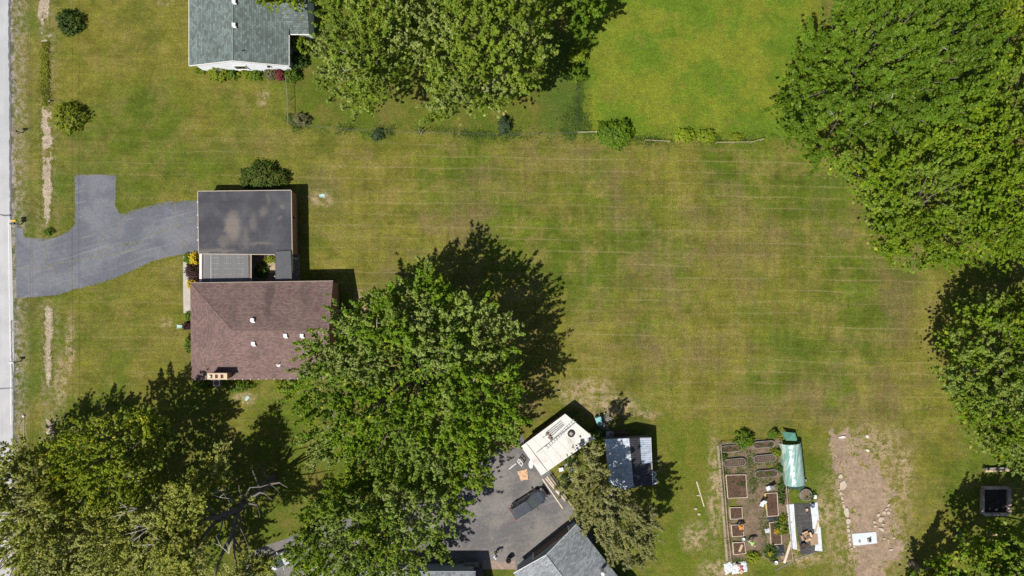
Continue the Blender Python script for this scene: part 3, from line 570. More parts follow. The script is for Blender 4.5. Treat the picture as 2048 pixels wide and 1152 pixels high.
# uncountable ground cover
def cover(name, label, runs, mat, n_per_m, w, h, leaf=.12, blade=False, patchy=0):
    Vs = []; Fs = []; o = 0
    for pts in runs:
        p = np.array([W(*q)[:2] for q in pts])
        for a, b_ in zip(p[:-1], p[1:]):
            L = np.linalg.norm(b_-a); n = int(L*n_per_m); t = rng.uniform(0, 1, n)[:, None]; d = (b_-a)/max(L, 1e-6); nn = np.array([-d[1], d[0]])
            q = a+(b_-a)*t+nn*rng.normal(0, 1, (n, 1))*w; cl = .35+.65*np.abs(np.sin(q[:, 0]*1.3+np.cos(q[:, 1]*1.9)*2))
            if patchy: kp = (vnoise(q[:, 0], q[:, 1], .45, 21)+.5*vnoise(q[:, 0], q[:, 1], 1.7, 22)+rng.normal(0, .25, n)) > patchy-.35; q = q[kp]; cl = cl[kp]; n = len(q)
            z = rng.uniform(0.03, 1, n)*h*cl; P3 = np.stack([q[:, 0], q[:, 1], z], 1); ax = unit(rng.normal(0, .5, (n, 3))+np.array([0, 0, 1.0 if blade else .3]))
            V, F = leaf_quads(P3, ax, leaf, .5 if blade else .8, .3 if blade else .7); V[:, 2] = np.maximum(V[:, 2], .01); Vs.append(V); Fs.append(F+o); o += len(V)
    m = mesh_np(name, np.concatenate(Vs), np.concatenate(Fs), mat); m['kind'] = 'stuff'; m['label'] = label; m['category'] = 'grass' if blade else 'weeds'; return m
cover('fence_weeds', 'low dark weeds growing along the wire fence line', [[(585, 252), (640, 255), (720, 262), (840, 266), (950, 270), (1060, 271), (1150, 270)], [(1190, 272), (1290, 281), (1380, 278), (1520, 279), (1560, 275)], [(1158, 90), (1156, 180), (1158, 262)], [(583, 150), (584, 245)]], L_WEED, 230, .42, .45, patchy=.38)
cover('fence_weeds', 'wider patch of dark weeds at the fence corner', [[(1100, 262), (1150, 255)], [(1120, 250), (1150, 225)], [(1165, 265), (1210, 262)], [(1163, 190), (1166, 260)]], L_WEED, 260, .65, .3, patchy=.3)
cover('ditch_grass', 'long bright grass growing in the roadside ditch', [[(91, 84), (93, 150), (92, 212)], [(87, 100), (88, 190)]], L_GRASS, 330, .24, .38, .22, True)
cover('garden_weeds', 'weeds scattered over the vegetable garden paths', [[(1450, 925), (1500, 925)], [(1450, 945), (1490, 948)], [(1510, 925), (1555, 922)], [(1510, 945), (1556, 950)], [(1562, 890), (1572, 1000)], [(1580, 990), (1640, 992)], [(1585, 1120), (1600, 1105)], [(1460, 1122), (1500, 1120)], [(1525, 1000), (1530, 1110)], [(1500, 900), (1508, 1010)], [(1447, 900), (1455, 1090)], [(1508, 962), (1560, 965)], [(1535, 1040), (1560, 1090)], [(1565, 1010), (1572, 1100)]], L_WEED, 130, .32, .22, patchy=.25)
cover('lawn_tufts', 'ragged grass tufts round the bare dirt patch', [[(1660, 880), (1664, 960), (1680, 1010), (1695, 1110)], [(1700, 890), (1730, 900), (1755, 930)], [(1680, 900), (1720, 915)], [(1775, 990), (1790, 1080)], [(1700, 1110), (1760, 1140)], [(1780, 1090), (1760, 1060)]], L_GRASS, 26, .5, .12, .16, True)
cover('edge_tufts', 'grass tufts fringing the driveway and ditch', [[(48, 470), (85, 480), (136, 465), (149, 440), (148, 350)], [(235, 352), (232, 410), (241, 432), (300, 412), (395, 402)], [(40, 600), (110, 593), (240, 555), (300, 528), (365, 511)], [(80, 210), (82, 440)], [(106, 300), (103, 450)], [(88, 620), (90, 770)], [(106, 620), (104, 770)]], L_GRASS, 60, .13, .10, .13, True)
# ------------------------------------------------------------------ buildings
def shingle(name, col, ang, w=.34, h=.17, var=.24, mortar=.62, stain=None):
    k = NB(name); p = k.pos(); v = k.rotz(p, ang); t = k.n('ShaderNodeTexBrick'); k.put(t.inputs['Vector'], v)
    t.inputs['Scale'].default_value = 1; t.inputs['Brick Width'].default_value = w; t.inputs['Row Height'].default_value = h; t.inputs['Mortar Size'].default_value = .022; t.inputs['Mortar Smooth'].default_value = .6
    t.inputs['Bias'].default_value = 0; t.inputs['Color1'].default_value = (1-var, 1-var, 1-var, 1); t.inputs['Color2'].default_value = (1+var, 1+var, 1+var, 1); t.inputs['Mortar'].default_value = (mortar, mortar, mortar, 1)
    c = k.mix(1.0, t.outputs['Color'], col, 'MULTIPLY')
    c = k.scale(c, k.math('MULTIPLY', k.lin(k.noise(p, .35, 4), .3, .7, .88, 1.12), k.lin(k.noise(p, 14, 2), .2, .8, .78, 1.22)))
    if stain: c = stain(k, p, c)
    k.bump(t.outputs['Fac'], -.5, .02); return k.fin(c, .92, .15)
def brown_stain(k, p, c):
    xx, yy, _ = k.sep(k.addv(p, k.scale(k.n_w(p), 1.0))) if False else k.sep(p)
    for (cx, cy, hw, hh, a) in ((541, 600, 9, 42, .55), (472, 628, 12, 26, .22), (612, 590, 12, 30, .25), (640, 600, 8, 30, .2)):
        w_ = W(cx, cy, 3.6); nx = k.math('ADD', k.math('ABSOLUTE', k.math('SUBTRACT', xx, w_[0])), k.math('MULTIPLY', k.math('SUBTRACT', k.noise(p, 1.2, 4), .5), .8)); ny = k.math('ABSOLUTE', k.math('SUBTRACT', yy, w_[1]))
        m = k.math('MULTIPLY', k.math('SUBTRACT', 1, k.step(nx, hw*S*.3, hw*S*1.3)), k.math('SUBTRACT', 1, k.step(ny, hh*S*.5, hh*S)))
        c = k.mix(k.math('MULTIPLY', m, a), c, (.055, .045, .045))
    return c
SH_BROWN = (.175, .118, .108)
M_BROWN_H = shingle('brown_shingles_across', SH_BROWN, 0, stain=brown_stain); M_BROWN_V = shingle('brown_shingles_along', SH_BROWN, R(90))
M_TEAL = shingle('grey_green_shingles', (.135, .165, .158), R(90), .40, .24, .3, .5)
M_TEALX = shingle('grey_green_shingles_wing', (.125, .152, .146), 0, .40, .24, .3, .5)
ANG = math.atan2(92, 127)
M_GREY = shingle('grey_shingles', (.235, .25, .27), ANG-R(90), .34, .20, .30, .6); M_GREYX = shingle('grey_shingles_flat', (.235, .25, .27), 0, .34, .20, .30, .6)
M_WHITE = plain('white_paint', (.64, .66, .70), .6, .06, 1); M_TRIM = plain('tan_trim', (.46, .39, .32), .7, .15, 2); M_WTRIM = plain('white_trim', (.72, .71, .69), .6, .12, 2)
M_GUT = plain('brown_gutter', (.17, .11, .09), .5, .2, 3); M_GLASS = plain('dark_glass', (.02, .025, .03), .08, .1, 1, spec=.6); M_SIDING = plain('blue_grey_siding', (.30, .35, .40), .7, .08, 1.5)
M_CREAM = plain('cream_masonry', (.55, .44, .31), .9, .12, 3, bump=.3); M_FLUE = plain('sooty_flue', (.13, .06, .04), .95, .3, 4); M_METAL = plain('galvanised_metal', (.55, .56, .57), .35, .12, 2, metal=.7)
k = NB('brick_wall'); p = k.pos(); t = k.n('ShaderNodeTexBrick'); xx, yy, zz = k.sep(p); cb = k.n('ShaderNodeCombineXYZ'); k.put(cb.inputs[0], k.math('ADD', xx, yy)); k.put(cb.inputs[1], zz); k.put(t.inputs['Vector'], cb.outputs[0])
t.inputs['Scale'].default_value = 1; t.inputs['Brick Width'].default_value = .22; t.inputs['Row Height'].default_value = .075; t.inputs['Mortar Size'].default_value = .01
t.inputs['Color1'].default_value = (.46, .21, .105, 1); t.inputs['Color2'].default_value = (.37, .155, .08, 1); t.inputs['Mortar'].default_value = (.34, .27, .22, 1); k.bump(t.outputs['Fac'], -.4, .01)
M_BRICK = k.fin(k.scale(t.outputs['Color'], k.lin(k.noise(p, 1.5, 4), .25, .75, .85, 1.15)), .9, .2)
k = NB('flat_roof_membrane'); p = k.pos(); n = k.noise(p, .45, 5, .6); c = k.mix(k.step(n, .38, .66), (.048, .049, .058), (.074, .074, .083))
sx, sy, _ = k.sep(k.addv(p, k.scale(k.math('SUBTRACT', k.noise(p, .9, 5, .65), .5), 1.3)))
st = None
for (cx, cy, rx, ry, a) in ((465, 455, 17, 34, .75), (448, 482, 14, 14, .4), (505, 445, 9, 22, .32), (490, 480, 8, 26, .35), (430, 502, 50, 5, .55), (528, 420, 9, 9, .3), (565, 412, 6, 5, .4), (560, 436, 5, 4, .35), (535, 400, 5, 14, .25), (480, 468, 6, 30, .2), (520, 487, 26, 4, .35)):
    w_ = W(cx, cy, 2.6); dx = k.math('DIVIDE', k.math('SUBTRACT', sx, w_[0]), rx*S); dy = k.math('DIVIDE', k.math('SUBTRACT', sy, w_[1]), ry*S)
    d = k.math('SQRT', k.math('ADD', k.math('MULTIPLY', dx, dx), k.math('MULTIPLY', dy, dy))); m = k.math('MULTIPLY', k.math('SUBTRACT', 1, k.step(d, .4, 1.25)), a)
    st = m if st is None else k.math('MAXIMUM', st, m)
c = k.mix(st, c, (.19, .16, .14)); c = k.mix(k.math('MULTIPLY', k.step(k.noise(k.addv(p, (4, 4, 0)), .7, 4), .56, .7), .2), c, (.11, .107, .112))
sm = k.n('ShaderNodeTexBrick'); k.put(sm.inputs['Vector'], k.addv(p, (.3, .2, 0))); sm.inputs['Scale'].default_value = 1; sm.inputs['Brick Width'].default_value = 9; sm.inputs['Row Height'].default_value = .95; sm.inputs['Mortar Size'].default_value = .012
sm.inputs['Color1'].default_value = (.95, .95, .95, 1); sm.inputs['Color2'].default_value = (1.05, 1.05, 1.05, 1); sm.inputs['Mortar'].default_value = (.72, .72, .72, 1); c = k.mix(1.0, c, sm.outputs['Color'], 'MULTIPLY')
c = k.scale(c, k.lin(k.noise(p, 18, 2), .2, .8, .85, 1.15)); M_FLAT = k.fin(c, .8, .25)
M_FLAT2 = plain('grey_membrane', (.088, .088, .098), .85, .1, 1.5)
k = NB('screwed_grey_roof'); p = k.pos(); c = k.scale((.15, .15, .152), k.math('MULTIPLY', k.lin(k.noise(k.mul3(p, (5, .4, 1)), 1, 4), .3, .7, .88, 1.12), k.lin(k.noise(p, 12, 2), .2, .8, .88, 1.12)))
M_BREEZE = k.fin(c, .8, .25)
def poly3(px, z): return [W(a, b_, zz) for (a, b_), zz in zip(px, z if isinstance(z, (list, tuple)) else [z]*len(px))]
def rim(T, pts, w, t, mat, name='fascia'):
    """one board under each roof edge, butted"""
    n = len(pts); cx = sum(p[0] for p in pts)/n; cy = sum(p[1] for p in pts)/n
    for i in range(n):
        a = Vector(pts[i]); b_ = Vector(pts[(i+1) % n]); d = (b_-a); L = d.length; d.normalize(); nn = Vector((d.y, -d.x, 0)).normalized()
        if nn.dot(Vector((cx, cy, 0))-(a+b_)/2*Vector((1, 1, 0)).length if False else Vector((cx-(a.x+b_.x)/2, cy-(a.y+b_.y)/2, 0))) > 0: nn = -nn
        q = [a+d*.004, b_-d*.004, b_-d*.004+nn*w, a+d*.004+nn*w]
        MB().prism([(v.x, v.y) for v in q], [a.z-t, b_.z-t, b_.z-t, a.z-t], [a.z+.03, b_.z+.03, b_.z+.03, a.z+.03]).build(name, mat, T)
def inset(poly, d):
    n = len(poly); cx = sum(p[0] for p in poly)/n; cy = sum(p[1] for p in poly)/n
    return [(p[0]+math.copysign(d, cx-p[0]), p[1]+math.copysign(d, cy-p[1])) for p in poly]
def vent(T, px, py, z, s=.42, mat=None):
    c = W(px, py, z); v = MB().box((c[0], c[1], z+.04), (s, s, .24)).build('roof_vent', mat or M_WTRIM, T, bevel=.03)
    MB().box((c[0]+s*.22, c[1]-s*.62, z-.02), (s*.9, s*.3, .1)).build('vent_flange', mat or M_WTRIM, v)
# --- brown-roofed house
ze, zr = 3.5, 5.3
hx = thing('brown_house', 'house with brown shingled hip roof beside the driveway', 'house', W(524, 661))
A, B_, C_, D_ = W(381, 566, ze), W(666, 562, ze), W(666, 757, ze), W(383, 759, ze)
R1 = W(464, 661, zr); R2 = (B_[0], (B_[1]+C_[1])/2, zr)
rf = MB().slab([A, R1, R2, B_], .14).build('roof', M_BROWN_H, hx); MB().slab([D_, C_, R2, R1], .14).build('roof', M_BROWN_H, hx); MB().slab([A, D_, R1], .14).build('roof', M_BROWN_V, hx)
M_CAP = plain('brown_ridge_cap', (.20, .135, .12), .9, .2, 5)
for a, b_ in ((A, R1), (D_, R1), (R1, R2)): MB().bar(Vector(a)+Vector((0, 0, .0)), Vector(b_), .035, n=6).build('ridge_cap', M_CAP, hx)
wp = inset([A, B_, C_, D_], .2); MB().prism([w[:2] for w in wp], -.1, ze-.1).build('wall', M_BRICK, hx)
ge = [(wp[1][0]-.02, wp[1][1]), (wp[1][0]-.02, wp[2][1]), (wp[1][0]-.2, wp[2][1]), (wp[1][0]-.2, wp[1][1])]
x_ = wp[1][0]; MB().add([(x_, wp[1][1], ze-.1), (x_, wp[2][1], ze-.1), (x_, R2[1], zr-.3), (x_-.2, wp[1][1], ze-.1), (x_-.2, wp[2][1], ze-.1), (x_-.2, R2[1], zr-.3)], [(0, 2, 1), (3, 4, 5), (0, 1, 4, 3), (1, 2, 5, 4), (2, 0, 3, 5)]).build('gable_wall', M_BRICK, hx)
def gutter(T, a, b_, mat, w=.13): MB().bar((a[0], a[1], a[2]-.06), (b_[0], b_[1], b_[2]-.06), w/2, n=8).build('gutter', mat, T)
gutter(hx, A, D_, M_GUT); gutter(hx, D_, C_, M_GUT); gutter(hx, A, B_, M_TRIM)
for i in range(18):
    q = Vector(D_).lerp(Vector(C_), (i+.5)/18); MB().box((q.x, q.y-.02, q.z-.0), (.05, .15, .03)).build('gutter_hanger', M_WTRIM, hx)
for x, y in ((505, 640), (507, 687), (571, 671), (604, 671)):
    d = abs(y-661)/97; vent(hx, x, y, zr-(zr-ze)*d+.12)
c = W(556, 729, 4.3); MB().bar((c[0], c[1], 3.8), (c[0], c[1], 4.65), .07, n=10).build('vent_pipe', M_WTRIM, hx); MB().box((c[0], c[1]-.1, 4.08), (.4, .35, .05), rx=-.28).build('pipe_flashing', M_WTRIM, hx)
cc = W(434.5, 752.5, 5.2)
ch = MB().box((cc[0], cc[1], 2.55), (2.05, .62, 5.2)).build('chimney', M_BRICK, hx)
capx = MB()
for dx, w_ in ((-.98, .26), (-.36, .30), (.27, .30), (.95, .42)): capx.box((cc[0]+dx, cc[1], 5.22), (w_, .72, .14))
for dy in (-.29, .29): capx.box((cc[0]+.02, cc[1]+dy, 5.21), (2.2, .16, .14))
capx.build('chimney_cap', M_CREAM, ch)
for dx in (-.67, -.05, .6): MB().box((cc[0]+dx, cc[1], 5.11), (.36, .4, .10)).build('flue', M_FLUE, ch)
MB().lathe([(.13, 0), (.15, .1), (.12, .24), (.02, .3)], (cc[0]-.78, cc[1], 5.16), 12).build('flue_cap', M_WTRIM, ch)
# --- flat-roofed garage joined by a breezeway
ga = thing('flat_roof_garage', 'flat dark-roofed brick garage at the driveway\'s end', 'garage', W(490, 450))
zg = 2.55; gp = poly3([(396, 383), (582, 381), (584, 509), (398, 507)], zg)
MB().slab(gp, .2).build('roof', M_FLAT, ga); rim(ga, gp, .07, .24, M_TRIM)
wp = inset(gp, .08); MB().prism([w[:2] for w in wp], -.1, zg-.2).build('wall', M_BRICK, ga)
w0 = wp[1][0]; yy0 = W(590, 452)[1]
wi = MB().box((w0+.02, yy0, 1.55), (.06, 1.9, .9)).build('window', M_GLASS, ga); MB().box((w0+.05, yy0, 1.06), (.14, 2.1, .07)).build('sill', M_TRIM, wi)
for yy in (1.05, -1.05): MB().box((w0+.035, yy0+yy, 1.55), (.08, .09, .98)).build('window_frame', M_GUT, wi)
for y in (404, 430, 455, 480): q = W(397, y, zg); MB().box((q[0]-.09, q[1], zg-.02), (.16, .1, .08)).build('downspout_strap', M_WTRIM, ga)
bz = 2.3; bp = poly3([(402, 507), (497, 506), (498, 566), (404, 567)], bz)
br_ = thing('breezeway', 'grey low-roofed breezeway joining the garage and brown house', 'breezeway', W(450, 537))
MB().slab(bp, .12).build('roof', M_BREEZE, br_)
for i in range(7):
    x0 = bp[0][0]+.35+i*.83
    if i < 2: MB().box((x0, (bp[0][1]+bp[3][1])/2, bz+.012), (.03, 3.3, .02)).build('roof_seam', M_WTRIM, br_)
for j in range(5):
    for i in range(3):
        q = MB()
        for m in range(4): q.box((bp[0][0]+1.35+i*1.5+m*.22, bp[0][1]-.5-j*.66, bz+.012), (.04, .04, .025))
        q.build('roof_screws', M_WTRIM, br_)
q = W(405, 537, bz); MB().box((q[0]-.18, q[1], bz-.02), (.26, 3.7, .3)).build('fascia', M_WTRIM, br_); MB().box((q[0]+.02, q[1], bz+.08), (.1, 3.6, .14)).build('edge_board', M_GUT, br_)
q = W(500, 536, bz); MB().box((q[0]+.02, q[1], bz-.05), (.10, 3.5, .26)).build('fascia', M_GUT, br_); MB().box((q[0]+.16, q[1], bz+.0), (.09, 3.55, .2)).build('edge_board', M_TRIM, br_)
for x, y in ((406, 512), (406, 562), (496, 512), (496, 562)): q = W(x, y, 1); MB().box((q[0]+(.3 if x < 450 else -.3), q[1], 1.05), (.14, .14, 2.2)).build('post', M_TRIM, br_)
cv = thing('covered_walk', 'narrow dark canopy roof beside the small courtyard', 'canopy', W(567, 533))
cp = poly3([(551, 504), (581, 502), (583, 559), (552, 561)], 2.75); MB().slab(cp, .14).build('roof', M_FLAT2, cv); rim(cv, cp, .05, .16, M_FLAT2)
for x, y in ((556, 511), (577, 511), (557, 553), (577, 553)): q = W(x, y, 1.3); MB().box((q[0], q[1], 1.3), (.12, .12, 2.65)).build('post', M_TRIM, cv)
q = W(584, 526, 2.4); MB().box((q[0], q[1], 2.4), (.10, 2.4, .22)).build('fascia', M_WTRIM, cv); MB().box((q[0]-.05, q[1]+.6, 1.2), (.1, .1, 2.3)).build('post', M_WTRIM, cv)
q = W(570, 559, 2.9); MB().box((q[0], q[1], 2.8), (.9, .18, .06)).build('flashing', M_GLASS, cv)
pv = structure(MB().prism([W(500, 508)[:2], W(598, 508)[:2], W(598, 566)[:2], W(500, 566)[:2]], -.1, .035).build('patio', plain('patio_paving', (.17, .15, .13), .9, .3, 2)))
i = 0
for x in np.arange(585, 597, 5.2):
    for y in np.arange(510, 562, 5.2):
        q = W(x+2.5, y+2.5); MB().box((q[0], q[1], .05), (.29, .29, .04)).build('paver', plain('paver_%d' % (i % 3), [(.24, .20, .18), (.19, .165, .15), (.28, .24, .20)][i % 3], .9, .2, 4), pv); i += 1
for x in np.arange(533, 550, 3.0):
    q = W(x+3, 530); MB().box((q[0], q[1], .06), (.17, 1.9, .05)).build('plank', plain('deck_plank', (.36, .29, .19), .85, .25, 3), pv)
shrub('courtyard_plant', 'green creeper in the sunny courtyard between the roofs', 541, 518, 14, 8, .8, L_SHRUB, dens=.7)
shrub('courtyard_plant', 'plants in the courtyard\'s shaded corner', 523, 540, 14, 16, .9, L_WEED, dens=.7)
# downspout runs and splash blocks
M_SPL = plain('pale_teal_concrete', (.36, .50, .47), .8, .15, 3)
def runoff(px0, px1, py0, py1, lb, splash=True):
    a, b_ = W(px0, py0), W(px1, py1)
    tag(MB().tube([(a[0], a[1], .05), ((a[0]+b_[0])/2, (a[1]+b_[1])/2, .06), (b_[0], b_[1], .05)], .045, 8).build('drain_pipe', plain('brown_pipe', (.26, .17, .13), .7, .2, 3)), lb, 'pipe')
runoff(598, 637, 394, 393.5, 'brown drain pipe on the grass from the garage corner'); runoff(682, 726, 577, 579, 'brown drain pipe on the grass from the brown house corner')
def splash(px, py, rz, lb):
    c = W(px, py); T = thing('splash_block', lb, 'splash block', c, rz)
    MB().prism([(-.3, -.16), (.35, -.24), (.35, .24), (-.3, .16)], 0, .06).build('base', M_SPL, T, world=False)
    for s_ in (-1, 1): MB().prism([(-.3, s_*.16), (.35, s_*.24), (.35, s_*.19), (-.3, s_*.11)], .06, .13).build('side_lip', M_SPL, T, world=False)
splash(644, 391.5, 0, 'pale teal splash block at the garage drain pipe\'s end'); splash(360, 653, R(180), 'pale teal splash block left of the small purple shrub')
splash(494, 797, R(60), 'pale splash block in the shade below the brown roof')
# air conditioner by the chimney
c = W(433, 766, .8); T = thing('air_conditioner', 'grey air conditioner box below the chimney', 'air conditioner', (c[0], c[1], 0))
MB().box((0, 0, .42), (.85, .8, .8)).build('casing', M_METAL, T, world=False, bevel=.04); MB().lathe([(.32, .825), (.34, .86), (.28, .87), (.05, .86)], n=18).build('fan_grille', M_GUT, T, world=False)
# --- grey-green roofed house with white gable wall
th = thing('white_house', 'white-walled house with grey-green shingled roof at the top', 'house', W(480, 20))
ze2, zr2 = 2.9, 4.7
LB = W(378, 131, ze2); RB = W(578, 131, ze2); PB = W(463, 121, zr2); top = 40
xm = PB[0]; yb = LB[1]
LT, RT, PT = (LB[0], top, ze2), (RB[0], top, ze2), (xm, top, zr2)
xm = (LB[0]+RB[0])/2; PB = (xm, yb, zr2); PT = (xm, top, zr2)
MB().slab([LB, PB, PT, LT], .14).build('roof', M_TEAL, th); MB().slab([RB, RT, PT, PB], .14).build('roof', M_TEAL, th)
MB().bar(PB, PT, .08).build('ridge_cap', plain('grey_green_cap', (.18, .23, .22), .9, .2, 5), th)
for a, b_ in ((LB, PB), (PB, RB)):
    a, b_ = Vector(a), Vector(b_); MB().prism([(a.x, a.y-.07), (b_.x, b_.y-.07), (b_.x, b_.y-.005), (a.x, a.y-.005)], [a.z-.2, b_.z-.2, b_.z-.2, a.z-.2], [a.z+.01, b_.z+.01, b_.z+.01, a.z+.01]).build('rake_board', M_WTRIM, th)
gutter(th, LB, LT, M_WTRIM, .14); gutter(th, RB, (RB[0], W(0, 70, 2.9)[1], ze2), M_WTRIM, .14)
wx0, wx1, wy = LB[0]+.5, RB[0]-.35, yb+.22
wl = MB().add([(wx0, wy, -.1), (wx1, wy, -.1), (wx1, wy, ze2-.05), (xm, wy, zr2-.16), (wx0, wy, ze2-.05), (wx0, top, -.1), (wx1, top, -.1), (wx1, top, ze2-.05), (xm, top, zr2-.16), (wx0, top, ze2-.05)],
         [(0, 1, 2, 3, 4), (9, 8, 7, 6, 5), (0, 5, 6, 1), (1, 6, 7, 2), (4, 9, 5, 0), (2, 7, 8, 3), (3, 8, 9, 4)]).build('wall', M_WHITE, th)
for i in range(15):
    z = .25+i*.26
    w_ = min(1, max(0, (zr2-.3-z)/(zr2-ze2))) if z > ze2-.2 else 1; half = (wx1-wx0)/2*w_
    if half > .4: MB().box(((wx0+wx1)/2 if w_ == 1 else xm, wy-.012, z), (2*half-.1, .03, .03)).build('siding_lap', M_WHITE, wl)
q = W(487, 132); wi = MB().box((q[0]*.99, wy-.03, 1.6), (1.3, .06, 1.2)).build('window', M_GLASS, th); MB().box((q[0]*.99, wy-.07, .95), (1.5, .12, .08)).build('sill', M_WTRIM, wi); MB().box((q[0]*.99, wy-.05, 2.25), (1.5, .1, .1)).build('window_head', M_WTRIM, wi)
for s_ in (-1, 1): MB().box((q[0]*.99+s_*.68, wy-.045, 1.6), (.09, .09, 1.2)).build('window_frame', M_WTRIM, wi)
q = W(549, 132); MB().box((q[0], wy-.1, 2.1), (.25, .2, .3)).build('wall_lamp', M_GLASS, th)
sl2 = (zr2-ze2)/(xm-LB[0])
for x, y in ((468, 3), (468, 50)): q = W(x, y, 4.6); vent(th, x, y, zr2-abs(q[0]-xm)*sl2+.1)
q = W(486, 102, 4.4); zz = zr2-abs(q[0]-xm)*sl2; MB().bar((q[0], q[1], zz-.05), (q[0], q[1], zz+.3), .06, n=10).build('vent_pipe', M_GLASS, th)
wz = 2.7; wgp = [W(618, 68, wz), W(618, 68, wz), W(570, 68, wz)]
wr, wb = W(618, 68, wz), W(570, 68, wz)
MB().add([(wb[0]-1, wb[1], wz), (wr[0], wr[1], wz), (wr[0], wr[1]+4.2, wz+1.0), (wb[0]-2.6, wb[1]+4.2, wz+1.0), (wb[0]-1, wb[1], wz-.14), (wr[0], wr[1], wz-.14), (wr[0], wr[1]+4.2, wz+.86), (wb[0]-2.6, wb[1]+4.2, wz+.86)],
         [(0, 1, 2, 3), (7, 6, 5, 4), (0, 4, 5, 1), (1, 5, 6, 2), (2, 6, 7, 3), (3, 7, 4, 0)]).build('wing_roof', M_TEALX, th)
gutter(th, (RB[0]+.1, wr[1]-.03, wz), (wr[0], wr[1]-.03, wz), M_WTRIM, .12); MB().box(((RB[0]+wr[0])/2-.2, wr[1]+2.6, 1.25), (2.4, 4.5, 2.7)).build('wing_wall', M_WHITE, th)
# --- grey-roofed garage at the bottom (gable to the upper left)
gg = thing('grey_garage', 'garage with grey shingled gable roof below the parking court', 'garage', W(1120, 1140))
ze3, zr3 = 2.45, 4.5
EL, ER = Vector(W(1027, 1147, ze3)), Vector(W(1154, 1048, ze3)); ax = (ER-EL); wdt = ax.length; ax.normalize(); inn = Vector((ax.y, -ax.x, 0)); inn = inn if inn.y < 0 else -inn
pk = (EL+ER)/2; pk.z = zr3; dep = 11
E2L, E2R, PK2 = EL+inn*dep, ER+inn*dep, pk+inn*dep
MB().slab([tuple(EL), tuple(E2L), tuple(PK2), tuple(pk)], .14).build('roof', M_GREY, gg); MB().slab([tuple(ER), tuple(pk), tuple(PK2), tuple(E2R)], .14).build('roof', M_GREY, gg)
MB().bar(pk, PK2, .07).build('ridge_cap', plain('grey_cap', (.30, .32, .34), .9, .25, 5), gg)
for a, b_ in ((EL, pk), (pk, ER)):
    q = [a-inn*.06, b_-inn*.06, b_-inn*.005, a-inn*.005]; MB().prism([(v.x, v.y) for v in q], [a.z-.22, b_.z-.22, b_.z-.22, a.z-.22], [a.z+.01, b_.z+.01, b_.z+.01, a.z+.01]).build('rake_board', M_WTRIM, gg)
fl = EL+ax*.35+inn*.3; fr = ER-ax*.35+inn*.3; fp = (fl+fr)/2
def fpt(s_, d, z): v = fl+(fr-fl)*s_+inn*d; return (v.x, v.y, z)
def slabwall(T, s0, s1, z0, z1, d0, d1, mat, name): 
    return MB().prism([fpt(s0, d0, 0)[:2], fpt(s1, d0, 0)[:2], fpt(s1, d1, 0)[:2], fpt(s0, d1, 0)[:2]], z0, z1).build(name, mat, T)
MB().add([fpt(0, 0, -.1), fpt(1, 0, -.1), fpt(1, 0, ze3-.02), fpt(.5, 0, zr3-.2), fpt(0, 0, ze3-.02), fpt(0, 10, -.1), fpt(1, 10, -.1), fpt(1, 10, ze3-.02), fpt(.5, 10, zr3-.2), fpt(0, 10, ze3-.02)],
         [(0, 1, 2, 3, 4), (9, 8, 7, 6, 5), (0, 5, 6, 1), (1, 6, 7, 2), (4, 9, 5, 0), (2, 7, 8, 3), (3, 8, 9, 4)]).build('wall', M_SIDING, gg)
dr_ = slabwall(gg, .29, .88, 0, 2.15, -.06, -.005, plain('brown_door', (.16, .12, .095), .7, .12, 2), 'garage_door')
for i in range(4): slabwall(dr_, .295, .875, .2+.5*i, .58+.5*i, -.085, -.061, plain('brown_door_panel', (.18, .135, .11), .7, .12, 2), 'panel')
slabwall(gg, .27, .289, 0, 2.3, -.09, -.005, M_WTRIM, 'door_trim'); slabwall(gg, .881, .90, 0, 2.3, -.09, -.005, M_WTRIM, 'door_trim'); slabwall(gg, .27, .90, 2.17, 2.3, -.10, -.006, M_WTRIM, 'door_trim')
q = W(1206, 1146, 4.0); MB().lathe([(.20, -1), (.20, .7), (.26, .72), (.26, .85), (.05, 1.0)], (q[0], q[1], 3.4), 14).build('flue_pipe', M_WTRIM, gg, smooth=True)
# --- bottom edge house
bh = thing('bottom_house', 'edge of a grey-roofed house at the bottom, behind the bench', 'house', W(890, 1160))
e0, e1 = W(700, 1143.5, 3.1), W(951, 1143.5, 3.1)
MB().slab([e0, (e0[0], e0[1]-6, 5.0), (e1[0], e1[1]-6, 5.0), e1], .14).build('roof', M_GREYX, bh); gutter(bh, e0, e1, plain('grey_gutter', (.42, .46, .48), .5, .1, 2), .13)
MB().prism([(e0[0]+.4, e0[1]-.25), (e1[0]-.35, e1[1]-.25), (e1[0]-.35, e1[1]-6), (e0[0]+.4, e1[1]-6)], -.1, 3.1).build('wall', M_SIDING, bh)
q = W(956, 1150, 1.0); MB().box((q[0], q[1], .5), (.9, 1.4, 1.0)).build('porch', plain('purple_brown_paint', (.12, .08, .10), .7, .2), bh)
# bench and table at its wall
M_WOODG = plain('weathered_wood', (.24, .215, .185), .85, .22, 3); M_WOOD = plain('tan_lumber', (.46, .35, .22), .8, .2, 3); M_PALEW = plain('pale_lumber', (.58, .49, .38), .8, .18, 3); M_DKWOOD = plain('dark_wood', (.12, .075, .055), .85, .3, 3)
c = W(898, 1127.5, .45); T = thing('bench', 'weathered wooden bench in the shade of the bottom house wall', 'bench', (c[0], c[1], .02))
for d in (-.12, .12): MB().box((0, d, .43), (1.9, .2, .05)).build('seat_plank', M_WOODG, T, world=False)
for s_ in (-.75, .75):
    for d in (-.15, .15): MB().box((s_, d, .2), (.08, .08, .40)).build('leg', M_WOODG, T, world=False)
c = W(943, 1129, .75); T = thing('side_table', 'grey wooden table with a green seedling tray near the shaded wall', 'table', (c[0], c[1], .02))
MB().box((0, 0, .74), (1.85, .62, .06)).build('table_top', M_WOODG, T, world=False)
